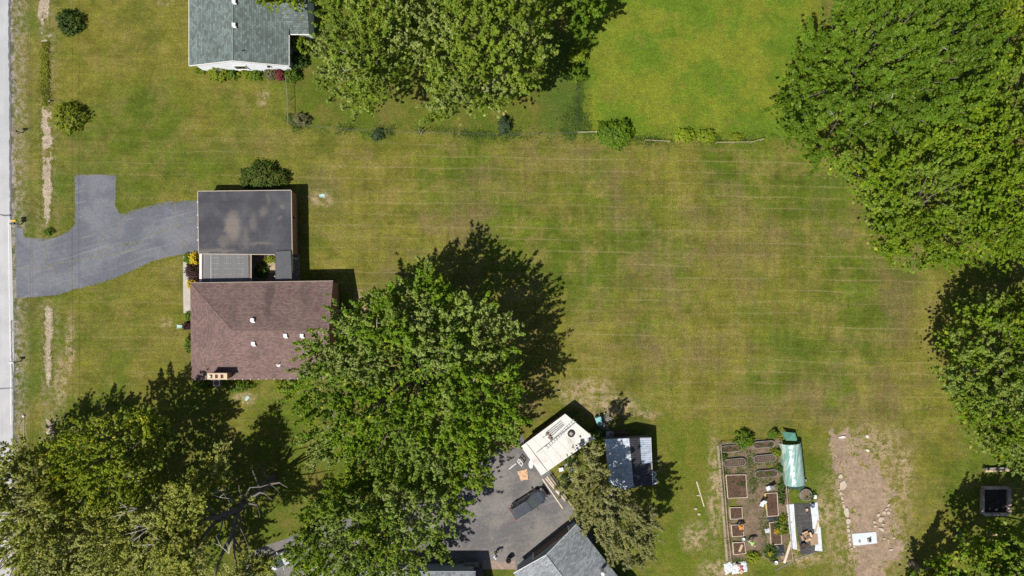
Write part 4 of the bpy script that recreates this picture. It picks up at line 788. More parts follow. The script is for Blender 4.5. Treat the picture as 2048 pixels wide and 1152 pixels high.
for s_ in (-.8, .8):
    for d in (-.24, .24): MB().box((s_, d, .355), (.08, .08, .71)).build('leg', M_WOODG, T, world=False)
shrub('potted_plant', 'round yellow-green plant on the grey wooden table', 947, 1130, 3.4, 3.2, .35, L_LIGHT, leaf=.09, tuft=.15, rad=.06, cat='plant').location.z = .79
c = W(1017, 1121, .8); T = thing('rubbish_bin', 'round dark open bin at the corner of the court', 'bin', (c[0], c[1], .028))
MB().lathe([(.24, 0), (.31, .85), (.335, .86), (.335, .92), (.28, .92), (.22, .08), (.02, .08)], n=20).build('body', plain('dark_plastic', (.05, .042, .04), .5, .2), T, world=False, smooth=True)
for s_ in (-1, 1): MB().tube([(s_*.33, -.09, .78), (s_*.39, -.06, .76), (s_*.39, .06, .76), (s_*.33, .09, .78)], .015).build('handle', M_GUT, T, world=False)
# ------------------------------------------------------------------ sheds
UP = math.atan2(948-872, 1190-1040)
def local_quad(T, p): return p
ws = thing('white_roof_shed', 'brown shed with flat white panelled roof beside the court', 'shed', W(1115, 888))
zs = 2.9
cA, cB, cC, cD = [Vector(W(*p, zs)) for p in ((1131, 828), (1189, 876), (1083, 950), (1043, 893))]
k = NB('white_roof_sheet'); p = k.pos(); n = k.noise(p, .55, 5, .65); c_ = k.mix(k.math('MULTIPLY', k.step(n, .50, .72), .65), (.60, .585, .56), (.38, .33, .29)); c_ = k.scale(c_, k.lin(k.noise(p, 8, 3), .2, .8, .90, 1.10)); M_WROOF = k.fin(c_, .6, .3)
def bil(s_, t_, z=0): v = (cD.lerp(cA, s_)).lerp(cC.lerp(cB, s_), t_); return (v.x, v.y, v.z+z)
MB().slab([bil(0, 0, -.04), bil(1, 0, -.04), bil(1, 1, -.04), bil(0, 1, -.04)], .18).build('roof_deck', M_DKWOOD, ws)
edges = [0, .115, .26, .41, .56, .71, .86, 1.0]
for i in range(7):
    a, b_ = edges[i]+.0012, edges[i+1]-.0012
    if i == 0: b_ -= .008
    MB().slab([bil(a, .004, .025), bil(b_, .004, .025), bil(b_, .996, .025), bil(a, .996, .025)], .06).build('roof_panel', M_WROOF, ws)
e = .055
for (a, b_) in (((0, 1), (1, 1)), ((0, 0), (1, 0)), ((0, 0), (0, 1))): MB().bar(bil(*a, .0), bil(*b_, .0), .05, n=6).build('roof_trim', M_WTRIM, ws)
def inb(s_, t_, z): v = Vector(bil(s_, t_)); return (v.x, v.y, z)
MB().prism([inb(.05, .06, 0)[:2], inb(.95, .06, 0)[:2], inb(.95, .94, 0)[:2], inb(.05, .94, 0)[:2]], -.1, zs-.22).build('wall', plain('brown_siding', (.20, .115, .07), .8, .2, 2), ws)
for i in range(9):
    s_ = .05+.9*i/8; MB().prism([inb(s_-.008, .045, 0)[:2], inb(s_+.008, .045, 0)[:2], inb(s_+.008, .0595, 0)[:2], inb(s_-.008, .0595, 0)[:2]], 0, zs-.24).build('batten', M_DKWOOD, ws)
ZR = zs+.03
def onroof(px, py): w_ = W(px, py, ZR); return Vector((w_[0], w_[1], ZR))
ld = thing('ladder', 'grey metal ladder lying along the white shed roof', 'ladder', tuple(onroof(1110, 868)))
a, b_ = onroof(1092, 896), onroof(1150, 840); d = (b_-a).normalized(); nn = Vector((-d.y, d.x, 0))
for s_ in (-.17, .17): MB().bar(a+nn*s_+Vector((0, 0, .06)), b_+nn*s_+Vector((0, 0, .06)), .035, n=6).build('rail', M_METAL, ld)
L = (b_-a).length
for i in range(13): q = a+d*(L*(i+.6)/13); MB().bar(q-nn*.16+Vector((0, 0, .06)), q+nn*.16+Vector((0, 0, .06)), .018, n=6).build('rung', M_METAL, ld)
M_STEEL = plain('dull_steel', (.27, .29, .30), .45, .2, 2, metal=.5); M_RUST = plain('rusty_steel', (.20, .14, .11), .7, .3, 3)
nms = [('lowest, thick scaffold pole among the poles on the white roof'), ('second scaffold pole on the white roof'), ('third scaffold pole on the white roof'), ('uppermost scaffold pole on the white roof, nearest the roof edge')]
for i, (p0, p1) in enumerate((((1100, 874), (1128, 850)), ((1097, 871), (1126, 848)), ((1095, 868), (1124, 845)), ((1092, 866), (1121, 842)))):
    T = thing('scaffold_pole', nms[i], 'pole', tuple(onroof(*p0)), 0, 'poles on the white shed roof'); a, b_ = onroof(*p0), onroof(*p1); up = Vector((0, 0, .05))
    MB().bar(a+up, b_+up, .05, n=8).build('tube', M_STEEL, T); MB().bar(a+up, a+up+(b_-a).normalized()*.22, .07, n=8).build('end_coupler', M_RUST, T)
T = thing('winch', 'rusty clamp assembly at the lower end of the roof poles', 'machine part', tuple(onroof(1097, 873)))
for i, (x, y, s_) in enumerate(((1094, 868, .34), (1099, 874, .38), (1102, 878, .3))): q = onroof(x, y); MB().box((q.x, q.y, ZR+.12+.02*i), (s_, s_*.7, .22), rz=.6+i*.3).build('block', M_RUST, T, bevel=.03)
q = onroof(1090, 872); MB().bar((q.x-.3, q.y-.2, ZR+.05), (q.x+.3, q.y+.2, ZR+.08), .03).build('lever', M_STEEL, T)
a, b_ = onroof(1073, 905), onroof(1098, 880)
tag(MB().bar(a+Vector((0, 0, .05)), onroof(1149, 846)+Vector((0, 0, .13)), .04, n=8).build('steel_bar', M_STEEL), 'long thin steel bar lying beside the ladder on the white roof', 'bar')
def tyre(c, rz, lb, r=.36, mat=None, rimc=(.30, .26, .23)):
    T = thing('tyre', lb, 'tyre', c, rz)
    MB().lathe([(r*.55, .02), (r*.8, 0), (r, .05), (r, .17), (r*.8, .22), (r*.55, .20)], n=24, close=True).build('rubber', mat or plain('tyre_rubber', (.035, .034, .034), .8, .2), T, world=False, smooth=True)
    MB().lathe([(r*.54, .05), (r*.52, .15), (r*.25, .12), (r*.1, .14)], n=20).build('rim', plain('rim_grey', rimc, .5, .2), T, world=False, smooth=True)
tyre(tuple(onroof(1142, 867)), 0, 'black tyre lying on the white shed roof', .42)
# metal-roofed greenhouse shed
ms = thing('metal_roof_shed', 'shed with white and dark corrugated roof panels right of the willow', 'shed', W(1255, 930))
k = NB('white_corrugated'); p = k.pos(); n = k.noise(p, .7, 4); M_CORW = k.fin(k.mix(k.step(k.noise(k.mul3(p, (1, 1.8, 1)), 1.3, 5, .7), .44, .62), (.62, .68, .76), (.42, .48, .56)), .3, .5, .3)  # blue-silver mottle painted in for the reflections of sky and trees
M_CORD = plain('dark_corrugated', (.055, .052, .06), .45, .35, 3, metal=.2)
zr4, ze4 = 3.1, 2.3
def corr(T, P0, P1, P2, P3, mat, n=40, amp=.022):
    """sheet P0->P1 along the ridge, P3->P2 along the eave; ribs run down the slope"""
    P0, P1, P2, P3 = map(Vector, (P0, P1, P2, P3)); vs = []
    for i in range(n+1):
        t = i/n; o = Vector((0, 0, amp if i % 2 else -amp)); vs += [P0.lerp(P1, t)+o, P3.lerp(P2, t)+o]
    b = MB(); m = len(vs); b.add(vs+[v-Vector((0, 0, .025)) for v in vs], [(2*i, 2*i+1, 2*i+3, 2*i+2) for i in range(n)]+[(m+2*i+2, m+2*i+3, m+2*i+1, m+2*i) for i in range(n)]); return b.build('roof_panel', mat, T)
def rp(x, y, z): return W(x, y, z)
rT, rB = Vector(rp(1258, 876, zr4)), Vector(rp(1267, 972, zr4)); lT, lB = Vector(rp(1210, 879, ze4)), Vector(rp(1222, 992, ze4)); sT, sB = Vector(rp(1301, 875, ze4)), Vector(rp(1305, 971, ze4))
lift = Vector((0, 0, .03))
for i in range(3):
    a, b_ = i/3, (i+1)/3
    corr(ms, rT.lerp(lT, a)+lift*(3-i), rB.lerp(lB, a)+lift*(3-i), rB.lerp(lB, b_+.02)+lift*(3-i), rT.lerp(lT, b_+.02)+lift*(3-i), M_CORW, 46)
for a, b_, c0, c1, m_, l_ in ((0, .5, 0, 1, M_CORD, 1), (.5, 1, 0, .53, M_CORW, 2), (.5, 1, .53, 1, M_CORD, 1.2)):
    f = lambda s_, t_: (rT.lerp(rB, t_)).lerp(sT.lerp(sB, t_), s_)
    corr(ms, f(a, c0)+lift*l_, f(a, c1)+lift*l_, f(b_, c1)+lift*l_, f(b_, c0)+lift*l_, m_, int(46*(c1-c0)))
mid = (lT+lB+sT+sB)/4
q = [v.lerp(mid, .07) for v in (lT, sT, sB, lB)]; MB().prism([(v.x, v.y) for v in q], -.1, ze4-.12).build('wall', M_WOODG, ms)
for v in (lT, sT, sB, lB): v = v.lerp(mid, .045); MB().box((v.x, v.y, ze4/2-.1), (.12, .12, ze4)).build('post', M_WOODG, ms)
MB().bar(sT+Vector((.02, 0, 0)), sB+Vector((.02, 0, 0)), .05).build('gutter', M_WTRIM, ms)
MB().bar(rT, rB, .05).build('ridge_beam', M_WOODG, ms)
# stuff round the sheds
def planks(px0, px1, n, gap, w, mat, lb, grp, z=.02, L=None):
    a, b_ = Vector(W(*px0)), Vector(W(*px1)); d = (b_-a).normalized(); nn = Vector((-d.y, d.x, 0))
    for i in range(n):
        o = nn*gap*i; rr = d*random.uniform(-.3, .3); c = (a+b_)/2+o+rr
        tag(MB().box((c.x, c.y, z+.025+.002*i), ((b_-a).length, w, .05), rz=math.atan2(d.y, d.x)+random.uniform(-.02, .02)).build('plank', mat), lb[i] if isinstance(lb, list) else lb, 'plank', grp)
planks((1085, 957), (1125, 1017), 1, .2, .14, M_PALEW, ['pale plank on the court nearest the black car\'s nose'], None)
planks((1090, 955), (1120, 992), 1, .2, .14, M_PALEW, ['middle of the three pale planks by the court edge'], None)
planks((1094, 953), (1131, 1003), 1, .2, .14, M_PALEW, ['pale plank closest to the court\'s wooden edging'], None)
a, b_ = W(1098, 949), W(1153, 1022); L_ = math.hypot(b_[0]-a[0], b_[1]-a[1]); an = math.atan2(b_[1]-a[1], b_[0]-a[0])
T = thing('court_fence', 'low wooden edging rail along the court beside the olive tree', 'fence', W(1125, 985))
MB().box(((a[0]+b_[0])/2, (a[1]+b_[1])/2, .68), (L_, .06, .12), rz=an).build('rail', M_WOOD, T); MB().box(((a[0]+b_[0])/2, (a[1]+b_[1])/2, .3), (L_, .05, .12), rz=an).build('rail', M_WOOD, T)
for i in range(4): q = Vector(a).lerp(Vector(b_), (i+.15)/3.3); MB().box((q.x+.06, q.y+.04, .36), (.1, .1, .85), rz=an).build('post', M_WOODG, T)
# brown lean-to under the maple
T = thing('brown_lean_to', 'reddish brown board platform with pale trim under the large maple', 'platform', W(1008, 888))
pl = [W(978, 875, .9), W(1014, 905, .9), W(1034, 890, .9), W(1000, 862, .9)]
for i in range(5):
    a_, b2 = i/5+.01, (i+1)/5-.01; A_, B2, C2, D2 = map(Vector, pl); MB().slab([tuple(A_.lerp(D2, a_)), tuple(B2.lerp(C2, a_)), tuple(B2.lerp(C2, b2)), tuple(A_.lerp(D2, b2))], .05).build('plank', plain('red_brown_board', (.27, .135, .095), .8, .2, 3), T)
MB().bar(Vector(pl[1])+Vector((.05, -.05, .0)), Vector(pl[2])+Vector((.05, -.05, .0)), .05).build('edge_trim', M_PALEW, T)
for v in pl: v = Vector(v).lerp((Vector(pl[0])+Vector(pl[2]))/2, .06); MB().box((v.x, v.y, .4), (.1, .1, .92)).build('leg', M_WOODG, T)
# cardboard on court
def flat_sheet(name, lb, cat, px, z, mat, t=.03, rough=.03, group=None):
    p = [W(*q)[:2] for q in px]; cx = sum(v[0] for v in p)/len(p); cy = sum(v[1] for v in p)/len(p); N_ = 8
    vs = []; fs = []
    for i in range(N_+1):
        for j in range(N_+1):
            s_, t_ = i/N_, j/N_; x = (p[0][0]*(1-s_)+p[1][0]*s_)*(1-t_)+(p[3][0]*(1-s_)+p[2][0]*s_)*t_; y = (p[0][1]*(1-s_)+p[1][1]*s_)*(1-t_)+(p[3][1]*(1-s_)+p[2][1]*s_)*t_
            ed_ = rough if (0 < i < N_ and 0 < j < N_) else rough*.4
            vs.append((x+random.uniform(-1, 1)*ed_*.8, y+random.uniform(-1, 1)*ed_*.8, z+t+random.uniform(0, ed_)))
    m = len(vs); W_ = N_+1
    for i in range(N_):
        for j in range(N_): q = (i*W_+j, (i+1)*W_+j, (i+1)*W_+j+1, i*W_+j+1); fs.append(q)
    a = sum(p[i][0]*p[(i+1) % 4][1]-p[(i+1) % 4][0]*p[i][1] for i in range(4))
    rimi = [i*W_ for i in range(W_)]+[N_*W_+j for j in range(1, W_)]+[i*W_+N_ for i in range(N_-1, -1, -1)]+[j for j in range(N_-1, 0, -1)]
    vs += [(vs[i][0], vs[i][1], z) for i in rimi]; nr = len(rimi)
    fs += [(rimi[i], rimi[(i+1) % nr], m+(i+1) % nr, m+i) for i in range(nr)]+[tuple(range(m, m+nr))]
    if a < 0: fs = [f[::-1] for f in fs]
    return tag(MB().add(vs, fs).build(name, mat), lb, cat, group)
M_CARD = plain('cardboard', (.56, .36, .22), .85, .2, 3); M_CARDD = plain('brown_cardboard', (.33, .22, .14), .85, .15, 3); M_TARP = plain('white_tarp', (.55, .57, .60), .6, .12, 2); M_BLACKP = plain('black_plastic', (.045, .046, .052), .45, .4, 2)
flat_sheet('cardboard_sheet', 'crumpled tan cardboard sheet lying on the court', 'cardboard', [(1034, 943), (1054, 937), (1057, 958), (1042, 961)], .02, M_CARD, .05, .12)
# pushcart / white tube frame
T = thing('tube_frame', 'white tubular garden frame standing on the court by the shed', 'frame', W(1040, 925))
for p0, p1 in (((1038, 918, .9), (1046, 927, .9)), ((1046, 927, .9), (1043, 932, .9)), ((1043, 932, .9), (1035, 923, .9)), ((1035, 923, .9), (1038, 918, .9)), ((1041, 922, .9), (1037, 927, .9)), ((1038, 918, .9), (1038, 918, .02)), ((1046, 927, .9), (1046, 927, .02)), ((1043, 932, .9), (1043, 932, .02)), ((1035, 923, .9), (1035, 923, .02))):
    MB().bar(W(*p0), W(*p1), .05).build('tube', M_WTRIM, T)
tag(MB().bar(Vector(W(1018, 938, .08)), Vector(W(1032, 927, .08)), .06, n=8).build('white_pipe', M_WTRIM), 'short white pipe on the court beside the white frame', 'pipe')
c = W(1062, 928); tag(MB().lathe([(.5, .02), (.52, .14), (.30, .2), (.05, .2)], c, 18, .55, 1.0).build('satellite_dish', M_WTRIM), 'small white oval basin in the white shed\'s shade', 'basin')
c = W(1131, 928, .3)
def bucket(px, py, lb, mat, r=.2, h=.34, z=0, group=None, soil=None, cat='bucket', name='bucket'):
    c = W(px, py, h+z); T = thing(name, lb, cat, (c[0], c[1], z), 0, group)
    MB().lathe([(r*.8, 0), (r, h), (r*1.07, h), (r*1.07, h+.03), (r*.94, h+.03), (r*.78, .1), (.01, .1)], n=18).build('body', mat, T, world=False, smooth=True)
    if soil: MB().lathe([(.01, h*.82), (r*.9, h*.8), (r*.5, h*.86), (.01, h*.9)][::-1], n=16).build('filling', soil, T, world=False)
    else: MB().tube([(r*1.05, 0, h), (r*.7, 0, h+.12), (0, 0, h+.17), (-r*.7, 0, h+.12), (-r*1.05, 0, h)], .01, 5).build('handle', M_METAL, T, world=False)
    return T
bucket(1133, 931, 'round white bucket among the bushes below the white roof', M_TARP, .22); bucket(1142, 941, 'dark blue-green bucket beside the white bucket in the bushes', plain('teal_dark', (.05, .09, .11), .5), .26)
T = thing('white_crate', 'small white crate left of the round white bucket', 'crate', W(1122, 938)); MB().box((*W(1122, 938)[:2], .15), (.5, .4, .3), rz=.2).build('body', M_TARP, T, bevel=.03); MB().box((*W(1122, 938)[:2], .315), (.56, .46, .03), rz=.2).build('lid', M_TARP, T)
planks((1128, 950), (1150, 965), 1, .2, .3, M_WOODG, ['weathered board in the bushes below the white bucket'], None)
# teal bin, pallets, wood pile
T = thing('teal_cart', 'teal upturned cart leaning in the bushes between both sheds', 'cart', W(1196, 840), .3)
MB().prism([(-.3, -.55), (.35, -.5), (.4, .5), (-.35, .55)], [.25]*4, [.75, .75, .95, .95]).build('tub', plain('teal_paint', (.20, .40, .42), .5, .15), T, world=False, bevel=.04)
for s_ in (-1, 1): MB().bar((s_*.3, .5, .5), (s_*.32, 1.0, .7), .03).build('handle', M_WOOD, T, world=False); MB().box((s_*.25, -.3, .12), (.06, .06, .3)).build('leg', M_STEEL, T, world=False)
def pallet(px, py, rz, lb, z=0, group='pallets by the metal-roofed shed'):
    c = W(px, py); T = thing('pallet', lb, 'pallet', (c[0], c[1], z), rz, group)
    for i in range(5): MB().box((0, -.45+i*.225, .125), (1.1, .14, .03)).build('slat', M_WOODG, T, world=False)
    for s_ in (-.48, 0, .48): MB().box((s_, 0, .055), (.1, 1.0, .11)).build('runner', M_WOODG, T, world=False)
pallet(1213, 838, .5, 'weathered pallet beside the teal cart'); pallet(1207, 852, .2, 'weathered pallet below the teal cart')
T = thing('wire_crate', 'grey metal crate at the metal shed\'s upper left corner', 'crate', W(1218, 868), .1)
for x in (-.4, .4):
    for y in (-.35, .35): MB().box((x, y, .4), (.05, .05, .8)).build('post', M_METAL, T, world=False)
for z in (.1, .45, .8):
    for y in (-.35, .35): MB().box((0, y, z), (.75, .04, .04)).build('rail', M_METAL, T, world=False)
    for x in (-.4, .4): MB().box((x, 0, z), (.04, .65, .04)).build('rail', M_METAL, T, world=False)
MB().box((0, 0, .06), (.74, .64, .04)).build('floor', M_METAL, T, world=False)
for i in range(6):
    y = 862+i*2.6; c = W(1240-(i % 2)*2, y, .3); tag(MB().box((c[0], c[1], .12+.05*(i % 3)), (1.9+.2*(i % 2), .13, .24+.1*(i % 3)), rz=.03*(i % 3)).build('timber', [M_DKWOOD, plain('red_timber', (.22, .11, .075), .8, .25, 3)][i % 2]), ['topmost dark timber of the pile behind the metal shed', 'reddish timber, second from the top of the pile', 'dark timber, third from the top of the pile', 'reddish timber, fourth from the top of the pile', 'dark timber next to the bottom of the pile', 'reddish timber nearest the metal shed roof'][i], 'timber', 'timber pile above the metal shed')
c = W(1311, 932); tag(MB().lathe([(.66+.03*math.cos(t), .04+.03*math.sin(t)) for t in [2*math.pi*i/8 for i in range(8)]], (c[0], c[1], 0), 28, close=True).build('hose_ring', plain('pale_hose', (.40, .42, .38), .6)), 'thin pale hoop leaning on the grass right of the metal shed', 'hoop')
tyre(W(1306, 948), 0, 'upper white-painted tyre against the metal shed', .40, plain('white_rubber', (.62, .62, .66), .7, .1)); tyre(W(1308, 961.5), 0, 'lower white-painted tyre against the metal shed', .40, plain('white_rubber', (.62, .62, .66), .7, .1))
T = thing('hand_tool', 'small dark forked tool lying on the grass right of the willow', 'tool', W(1338, 983), R(100)); MB().bar((-.3, 0, .03), (.15, 0, .03), .02).build('handle', M_DKWOOD, T, world=False)
for s_ in (-1, 1): MB().tube([(.15, 0, .03), (.2, s_*.08, .03), (.42, s_*.08, .03)], .018).build('prong', M_STEEL, T, world=False)
# ------------------------------------------------------------------ vehicles
def car(name, label, c, rz, paint, L=4.75, Wd=1.9, roofr=True, glass=None):
    T = thing(name, label, 'car', c, rz); hl = L/2; hw = Wd/2; gl = glass or M_GLASS
    def outline(x0, x1, w0, w1, n=7, pw=3.2):
        out = []
        for i in range(4*n):
            t = 2*math.pi*i/(4*n); cx, sy = math.cos(t), math.sin(t); ex = math.copysign(abs(cx)**(2/pw), cx); ey = math.copysign(abs(sy)**(2/pw), sy)
            x = (x0+x1)/2+(x1-x0)/2*ex; f = (x-x0)/(x1-x0); out.append((x, ey*(w0+(w1-w0)*f)))
        return out
    layers = [(.28, -hl+.06, hl-.08, hw*.94, hw*.90), (.45, -hl, hl, hw, hw*.95), (.72, -hl, hl, hw, hw*.95), (.92, -hl+.05, hl-.1, hw*.98, hw*.90), (1.02, -hl+.12, hl-.32, hw*.94, hw*.80)]
    vs = []; fs = []; n = 28
    for z, x0, x1, w0, w1 in layers: vs += [(x, y, z+(-.10*max(0, (x-hl*.25)/(hl*.75))**1.5 if z > .9 else 0)) for x, y in outline(x0, x1, w0, w1)]
    for i in range(len(layers)-1): fs += [(i*n+k_, i*n+(k_+1) % n, (i+1)*n+(k_+1) % n, (i+1)*n+k_) for k_ in range(n)]
    fs += [tuple(range(n))[::-1], tuple(range((len(layers)-1)*n, len(layers)*n))]
    body = MB().add(vs, fs).build('body', paint, T, world=False, smooth=True)
    e = body.modifiers.new('e', 'EDGE_SPLIT'); e.split_angle = R(38)
    # hood panel
    xb, xf = hl*.36, hl-.42
    MB().add([(xb, -hw*.74, 1.015), (xf, -hw*.62, .955), (xf, hw*.62, .955), (xb, hw*.74, 1.015), (xb, -hw*.6, 1.06), (xf-.06, -hw*.48, .99), (xf-.06, hw*.48, .99), (xb, hw*.6, 1.06)], [(4, 5, 6, 7), (0, 1, 5, 4), (1, 2, 6, 5), (2, 3, 7, 6), (3, 0, 4, 7)]).build('bonnet', paint, T, world=False)
    # cabin
    bx0, bx1, tx0, tx1, bw, tw, zb, zt = -hl+.18, hl*.40, -hl+.42, hl*.06, hw*.91, hw*.72, 1.0, 1.68
    cb = [(bx0, -bw, zb), (bx1, -bw*.95, zb), (bx1, bw*.95, zb), (bx0, bw, zb), (tx0, -tw, zt), (tx1, -tw*.97, zt), (tx1, tw*.97, zt), (tx0, tw, zt)]
    MB().add(cb, [(4, 5, 6, 7), (0, 1, 5, 4), (1, 2, 6, 5), (2, 3, 7, 6), (3, 0, 4, 7)]).build('cabin', paint, T, world=False, bevel=.05)
    def pane(name, q, s_=.86, push=.012):
        q = [Vector(v) for v in q]; c_ = sum(q, Vector())/4; nrm = (q[1]-q[0]).cross(q[3]-q[0]).normalized(); q = [c_+(v-c_)*s_ for v in q]
        MB().add([v+nrm*push for v in q]+[v-nrm*.02 for v in q], [(0, 1, 2, 3), (0, 4, 5, 1), (1, 5, 6, 2), (2, 6, 7, 3), (3, 7, 4, 0)]).build(name, gl, T, world=False)
    V = [Vector(v) for v in cb]
    gl = M_SCREEN; pane('windscreen', (V[1], V[2], V[6], V[5]), .9); gl = M_GLASS; pane('rear_window', (V[3], V[0], V[4], V[7]), .8)
    for (a, b_, c_, d) in ((0, 1, 5, 4), (2, 3, 7, 6)):
        for s0, s1 in ((.04, .34), (.36, .66), (.68, .98)):
            if a == 2: s0, s1 = 1-s1, 1-s0
            pane('side_window', (V[a].lerp(V[b_], s0), V[a].lerp(V[b_], s1), V[d].lerp(V[c_], s1), V[d].lerp(V[c_], s0)), .84)
    if roofr:
        MB().box(((tx0+tx1)/2, 0, zt+.012), (tx1-tx0-.14, tw*1.7, .04)).build('roof', paint, T, world=False, bevel=.02)
        for i in (-2, -1, 0, 1, 2): MB().box(((tx0+tx1)/2-.15, i*.14, zt+.036), (.75, .035, .016)).build('roof_rib', paint, T, world=False)
        for s_ in (-1, 1): MB().tube([(tx0+.1, s_*tw*.93, zt+.01), (tx0+.25, s_*tw*.93, zt+.09), (tx1-.3, s_*tw*.91, zt+.09), (tx1-.15, s_*tw*.91, zt+.01)], .022).build('roof_rail', M_STEEL, T, world=False)
    for s_ in (-1, 1):
        m = MB().box((bx1-.28, s_*(hw+.13), 1.08), (.13, .24, .17)).build('mirror', paint, T, world=False, bevel=.04)
        MB().box((bx1-.28, s_*(hw-.03), 1.03), (.06, .14, .05)).build('mirror_arm', paint, m, world=False)
        MB().box((hl-.16, s_*hw*.66, .76), (.22, .34, .12), rz=-s_*.45).build('headlight', plain('lamp_clear', (.16, .17, .18), .15, .1, 2, spec=.6), T, world=False, bevel=.03)
        MB().box((-hl+.06, s_*hw*.82, .92), (.12, .16, .30)).build('tail_light', plain('lamp_red', (.45, .02, .015), .2, .1), T, world=False, bevel=.03)
        for x in (-hl+.93, hl-.92):
            w_ = MB().lathe([(.20, -.11), (.31, -.12), (.355, -.07), (.355, .07), (.31, .12), (.20, .11)], n=20, close=True)
            w_.v = [(v[0]+x, v[2]+s_*(hw-.11), v[1]+.355) for v in w_.v]; wh = w_.build('tyre', plain('tyre_rubber', (.035, .034, .034), .8, .2), T, world=False, smooth=True)
            r_ = MB().lathe([(.02, -.08), (.2, -.09), (.2, .09), (.02, .08)], n=16); r_.v = [(v[0]+x, v[2]+s_*(hw-.11), v[1]+.355) for v in r_.v]; r_.build('rim', M_METAL, wh, world=False)
    MB().box((hl-.0, 0, .60), (.06, 1.0, .2)).build('grille', M_GUT, T, world=False); MB().box((-hl+.0, 0, .55), (.08, 1.5, .12)).build('rear_bumper', M_BLACKP, T, world=False, bevel=.02)
    MB().box((hl+.01, 0, .45), (.05, 1.5, .08)).build('chrome_strip', M_METAL, T, world=False)
    return T
M_BLACKCAR = plain('black_car_paint', (.055, .060, .074), .22, .1, 1, spec=.6); M_WHITECAR = plain('white_car_paint', (.42, .43, .46), .5, .05, 1, spec=.4)
k = NB('windscreen_glass'); M_SCREEN = k.fin((.15, .18, .165), .08, .7)  # pale grey-green base colour stands in for reflections on the glass
c = W(1057, 1007.5, .9); car('black_suv', 'black car parked on the court beside the pale planks', (c[0], c[1], .02), math.atan2(1030-987, 1090-1023), M_BLACKCAR, 4.7, 1.88, glass=M_GLASS)
c = W(553, 1124, .8); car('white_car', 'white car half hidden under the trees at the bottom', (c[0], c[1], .02), R(24), M_WHITECAR, 4.6, 1.82, False)
# ------------------------------------------------------------------ roadside
def mailbox(px, py, lb, mat, rz, extra=None):
    T = thing('mailbox', lb, 'mailbox', W(px, py), rz); MB().box((0, 0, .5), (.1, .1, 1.1)).build('post', M_WOODG, T, world=False); MB().box((-.12, 0, 1.0), (.55, .09, .07)).build('arm', M_WOODG, T, world=False)
    n = 10; prof = [(-.11, 0), (.11, 0)]+[(.11*math.cos(math.pi*i/n), .14+.11*math.sin(math.pi*i/n)) for i in range(n+1)]
    m = len(prof); MB().add([(x, y, 1.04+z) for x in (-.48, .08) for y, z in prof], [tuple(range(m))[::-1], tuple(range(m, 2*m))]+[(i, (i+1) % m, (i+1) % m+m, i+m) for i in range(m)]).build('box', mat, T, world=False)
    MB().box((-.488, 0, 1.15), (.015, .2, .2)).build('door', mat, T, world=False); MB().box((-.1, .125, 1.22), (.03, .02, .18)).build('flag', plain('red_flag', (.5, .03, .02)), T, world=False)
    if extra: MB().box((-.15, .36, 1.02), (.6, .22, .24)).build('newspaper_tube', extra, T, world=False, bevel=.04); MB().box((-.12, .2, .93), (.08, .3, .05)).build('bracket', M_WOODG, T, world=False)
mailbox(45, 266, 'dark mailbox at the road\'s edge, upper one of three', M_GUT, 0)
mailbox(42, 449, 'black mailbox with yellow newspaper tube at the driveway mouth', M_BLACKP, 0, plain('yellow_plastic', (.62, .40, .03), .5))
mailbox(40, 723, 'white mailbox at the road\'s edge, below the driveway', M_TARP, 0)
c = W(48, 832); T = thing('ground_marker', 'round white marker with a pale cord on the roadside grass', 'marker', c); MB().lathe([(.16, 0), (.17, .12), (.10, .2), (.02, .22)], n=16).build('cap', M_TARP, T, world=False, smooth=True)
MB().tube([(0, -.1, .03), (.04, -1.2, .035), (.0, -2.4, .03), (.06, -4, .03)], .025).build('cord', plain('pale_cord', (.48, .47, .38)), T, world=False)
tag(MB().bar(W(98, 202, .0), W(98, 202, .5), .07, .07, 10).build('boundary_stake', M_TARP), 'small white stake above the yellow-green round shrub', 'stake')
a, b_ = W(96, 865), W(112, 838); tag(MB().tube([(a[0], a[1], .05), ((a[0]+b_[0])/2+.05, (a[1]+b_[1])/2, .07), (b_[0], b_[1], .05)], .045).build('fallen_stick', M_PALEW), 'pale stick lying across the ditch above the trees', 'stick')
pw = thing('power_line', 'thin overhead cables running along the road', 'power line', (W(53, 0, 5)[0], 60, 0)); x0, x1 = W(52, 0, 5)[0], W(58, 1152, 5)[0]
for y in (60, -60): MB().tube([(x0 if y > 0 else x1, y, -.1), (x0 if y > 0 else x1, y, 8.5)], [.16, .11], 10).build('pole', M_WOODG, pw)
for dx, z in ((0, 5.0), (.4, 5.9)):
    MB().tube([(x0+dx+(x1-x0)*i/12, 60-120*i/12, z-.8*(1-((i-6)/6)**2)) for i in range(13)], .013, 5).build('cable', M_GUT, pw)
